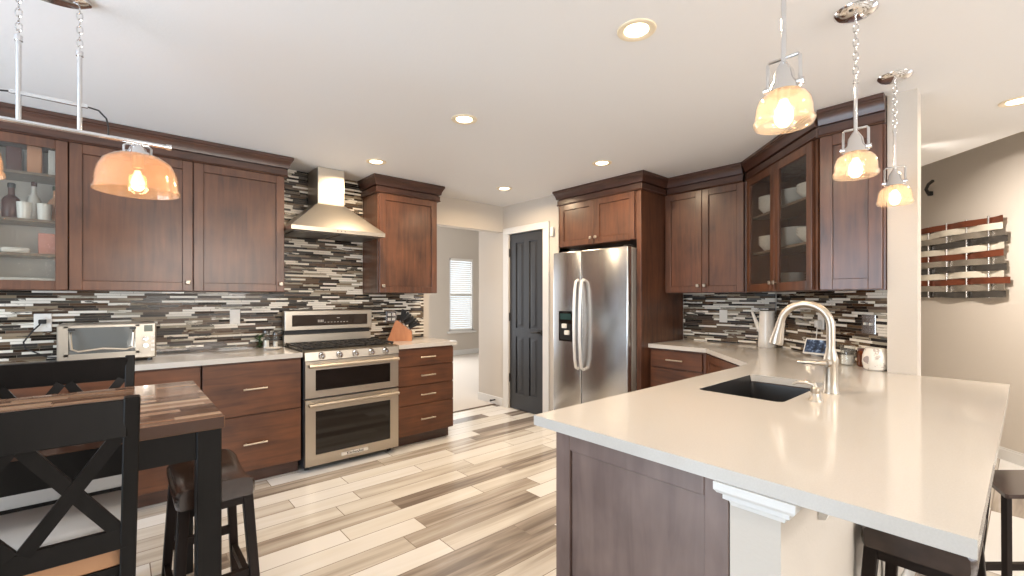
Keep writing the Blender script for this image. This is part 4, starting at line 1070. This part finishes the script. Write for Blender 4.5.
MB().tube([(-0.05, -0.03, -0.08), (-0.04, -0.06, -0.04), (0.0, -0.07, 0.0), (0.05, -0.07, 0.02)], 0.014, 8).build('rail', BLACKM, hr)
MB().box(-0.06, -0.03, -0.034, -0.0005, -0.10, -0.06, 0.003).build('bracket', BLACKM, hr)

# ------------------------------------------------------------------ dining table
tb = thing('dining_table', 'counter-height table with a glossy butcher-block top and black legs', 'table', (0.277, 1.84, 0))
TL, TW = 1.50, 0.887
mb = MB(); mb.box(-TL, 0, 0, TW, 0.873, 0.915, 0.0025); mb.build('tabletop', TABLEM, tb, smooth=0)
mb = MB()
ai = 0.03
mb.box(-TL + ai, -ai, ai - 0.011, ai + 0.011, 0.775, 0.8795); mb.box(-TL + ai, -ai, TW - ai - 0.011, TW - ai + 0.011, 0.775, 0.8795)
mb.box(-ai - 0.011, -ai + 0.011, ai, TW - ai, 0.775, 0.8795); mb.box(-TL + ai - 0.011, -TL + ai + 0.011, ai, TW - ai, 0.775, 0.8795)
mb.build('apron', BLACKW, tb, smooth=0)
for x in (-0.044, -TL + 0.044):
    for y in (0.044, TW - 0.044): MB().box(x - 0.036, x + 0.036, y - 0.036, y + 0.036, 0.0005, 0.8795, 0.003).build('leg', BLACKW, tb, smooth=0)

# ------------------------------------------------------------------ chairs (local: -y is the back side, seat toward +y)
def make_chair(label, loc, rz):
    o = thing('dining_chair', label, 'chair', loc, rz, 'counter-height chairs at the table')
    W = 0.224
    zb, zt = 0.50, 1.05
    lean = 0.055
    yb_ = lambda z: -lean * max(0.0, (z - zb)) / (zt - zb)
    for s in (-1, 1):
        mb = MB()
        mb.bar((s * (W - 0.012), 0.02, 0.0005), (s * (W - 0.010), 0.0, zb), 0.036, 0.040, ref=(0, 1, 0))
        mb.bar((s * (W - 0.010), 0.0, zb - 0.002), (s * W, yb_(zt), zt), 0.036, 0.030, 0.003, ref=(0, 1, 0))
        mb.build('back_post', BLACKW, o, smooth=0)
        MB().bar((s * (W - 0.018), 0.365, 0.0005), (s * (W - 0.018), 0.355, 0.555), 0.036, 0.036, 0.003).build('leg', BLACKW, o, smooth=0)
    mb = MB()
    mb.bar((-W + 0.01, yb_(0.99), 0.99), (W - 0.01, yb_(0.99), 0.99), 0.105, 0.022, 0.003, ref=(0, 1, -0.1)); mb.build('top_rail', BLACKW, o, smooth=0)
    mb = MB(); mb.bar((-W + 0.01, yb_(0.645), 0.645), (W - 0.01, yb_(0.645), 0.645), 0.055, 0.022, 0.002, ref=(0, 1, -0.1)); mb.build('lower_rail', BLACKW, o, smooth=0)
    z0_, z1_ = 0.668, 0.942
    for s in (-1, 1):
        cross = MB()
        xa, xb = s * 0.012, s * (W - 0.03)
        cross.bar((xa, yb_(z0_) - 0.002, z0_), (xb, yb_(z1_) - 0.002, z1_), 0.034, 0.014, ref=(0, 1, 0)); cross.bar((xb, yb_(z0_) + 0.002, z0_), (xa, yb_(z1_) + 0.002, z1_), 0.034, 0.014, ref=(0, 1, 0))
        cross.build('cross_slat', BLACKW, o, smooth=0)
    mb = MB(); mb.box(-W + 0.02, W - 0.02, 0.012, 0.35, 0.50, 0.555); mb.build('seat_frame', BLACKW, o, smooth=0)
    MB().box(-W + 0.004, W - 0.004, 0.014, 0.058, 0.5555, 0.605, 0.004).build('seat_board', TAN, o)
    MB().box(-W + 0.002, W - 0.002, 0.0595, 0.378, 0.5555, 0.662, 0.026, seg=3).build('seat_cushion', FABRIC, o)
    mb = MB()
    for s in (-1, 1): mb.box(s * (W - 0.016) - 0.012, s * (W - 0.016) + 0.012, 0.01, 0.36, 0.24, 0.275)
    mb.box(-W + 0.02, W - 0.02, 0.35, 0.37, 0.20, 0.235); mb.box(-W + 0.02, W - 0.02, 0.004, 0.024, 0.30, 0.335)
    mb.build('stretcher', BLACKW, o, smooth=0)
    return o
c1 = make_chair('black cross-back chair with grey seat nearest the viewer, on the near side of the table', (-0.197, 1.705, 0), 0)
c2 = dup(c1, (-0.185, 2.79, 0), PI, 'black cross-back chair on the far side of the table, in front of the toaster oven')

# ------------------------------------------------------------------ saddle stools (local: long axis along y)
def leather(name):
    m, nt, p = new_mat(name)
    tc = nd(nt, 'ShaderNodeTexCoord'); n = nd(nt, 'ShaderNodeTexNoise'); n.inputs['Scale'].default_value = 9; n.inputs['Detail'].default_value = 3
    nt.links.new(tc.outputs['Object'], n.inputs['Vector'])
    nt.links.new(ramp(nt, n.outputs['Fac'], [(0.3, (0.022, 0.013, 0.010)), (0.7, (0.055, 0.034, 0.026))]), p.inputs['Base Color'])
    p.inputs['Roughness'].default_value = 0.19
    return m
LEATHER = leather('dark_brown_leather')
def make_stool(label, loc, rz):
    o = thing('bar_stool', label, 'stool', loc, rz, 'backless saddle stools')
    hx_, hy_, zt = 0.128, 0.222, 0.62
    mb = MB(); rings = []
    N = 17
    for i in range(N):
        t = -1 + 2 * i / (N - 1)
        e_ = min(1.0, (1 - abs(t)) / 0.09)
        sh = 0.012 * (1 - math.sqrt(max(0, 1 - (1 - e_) ** 2))) if e_ < 1 else 0
        y = t * hy_; zc = zt - 0.030 * (1 - t * t)
        x1 = hx_ - sh
        zb_ = 0.545
        rings.append([(-x1, y, zb_), (x1, y, zb_), (x1 + 0.003, y, zb_ + 0.02), (x1 + 0.002, y, zc - 0.022), (x1 - 0.010, y, zc - 0.006), (x1 - 0.035, y, zc), (0, y, zc + 0.003), (-x1 + 0.035, y, zc), (-x1 + 0.010, y, zc - 0.006), (-x1 - 0.002, y, zc - 0.022), (-x1 - 0.003, y, zb_ + 0.02)])
    mb.ring(rings); mb.build('seat', LEATHER, o, smooth=50)
    MB().box(-hx_ + 0.012, hx_ - 0.012, -hy_ + 0.015, hy_ - 0.015, 0.51, 0.5445).build('seat_frame', STAINED, o, smooth=0)
    for sx in (-1, 1):
        for sy in (-1, 1):
            MB().bar((sx * 0.135, sy * 0.245, 0.0005), (sx * 0.103, sy * 0.190, 0.5445), 0.032, 0.036, 0.003, w1=0.036, d1=0.040).build('leg', STAINED, o, smooth=0)
    mb = MB()
    for sx in (-1, 1): mb.bar((sx * 0.126, -0.225, 0.15), (sx * 0.126, 0.225, 0.15), 0.022, 0.034, ref=(0, 0, 1))
    for sy in (-1, 1): mb.bar((-0.118, sy * 0.217, 0.24), (0.118, sy * 0.217, 0.24), 0.022, 0.034, ref=(0, 0, 1))
    mb.build('footrest', STAINED, o, smooth=0)
    return o
s1 = make_stool('dark leather saddle stool at the end of the dining table', (0.283, 2.25, 0), 0)
dup(s1, (1.99, 0.222, 0), R(90), 'dark leather saddle stool tucked under the near end of the peninsula overhang')
o = thing('bar_stool', 'glossy dark wooden stool with a thin seat at the right edge, past the countertop corner', 'stool', (2.465, 0.05, 0), R(48.9 - 90))
mb = MB(); mb.prism([(0.008, 0.0), (0.40, 0.0), (0.40, 0.24), (0.13, 0.24), (0.0, 0.008)], 0.585, 0.60); mb.build('seat', pm('glossy_dark_seat', (0.05, 0.032, 0.028), 0.12), o, smooth=0)
for x, y in ((0.03, 0.03), (0.38, 0.03), (0.15, 0.21), (0.38, 0.21)):
    MB().bar((x + (0.03 if x > 0.2 else -0.03), y + (0.03 if y > 0.1 else -0.03), 0.0005), (x, y, 0.5845), 0.022, 0.022, 0.002).build('leg', STAINED, o, smooth=0)
mb = MB()
for y in (0.01, 0.23): mb.bar((0.02 if y < 0.1 else 0.13, y, 0.2), (0.4, y, 0.2), 0.018, 0.028, ref=(0, 0, 1))
mb.build('footrest', STAINED, o, smooth=0)
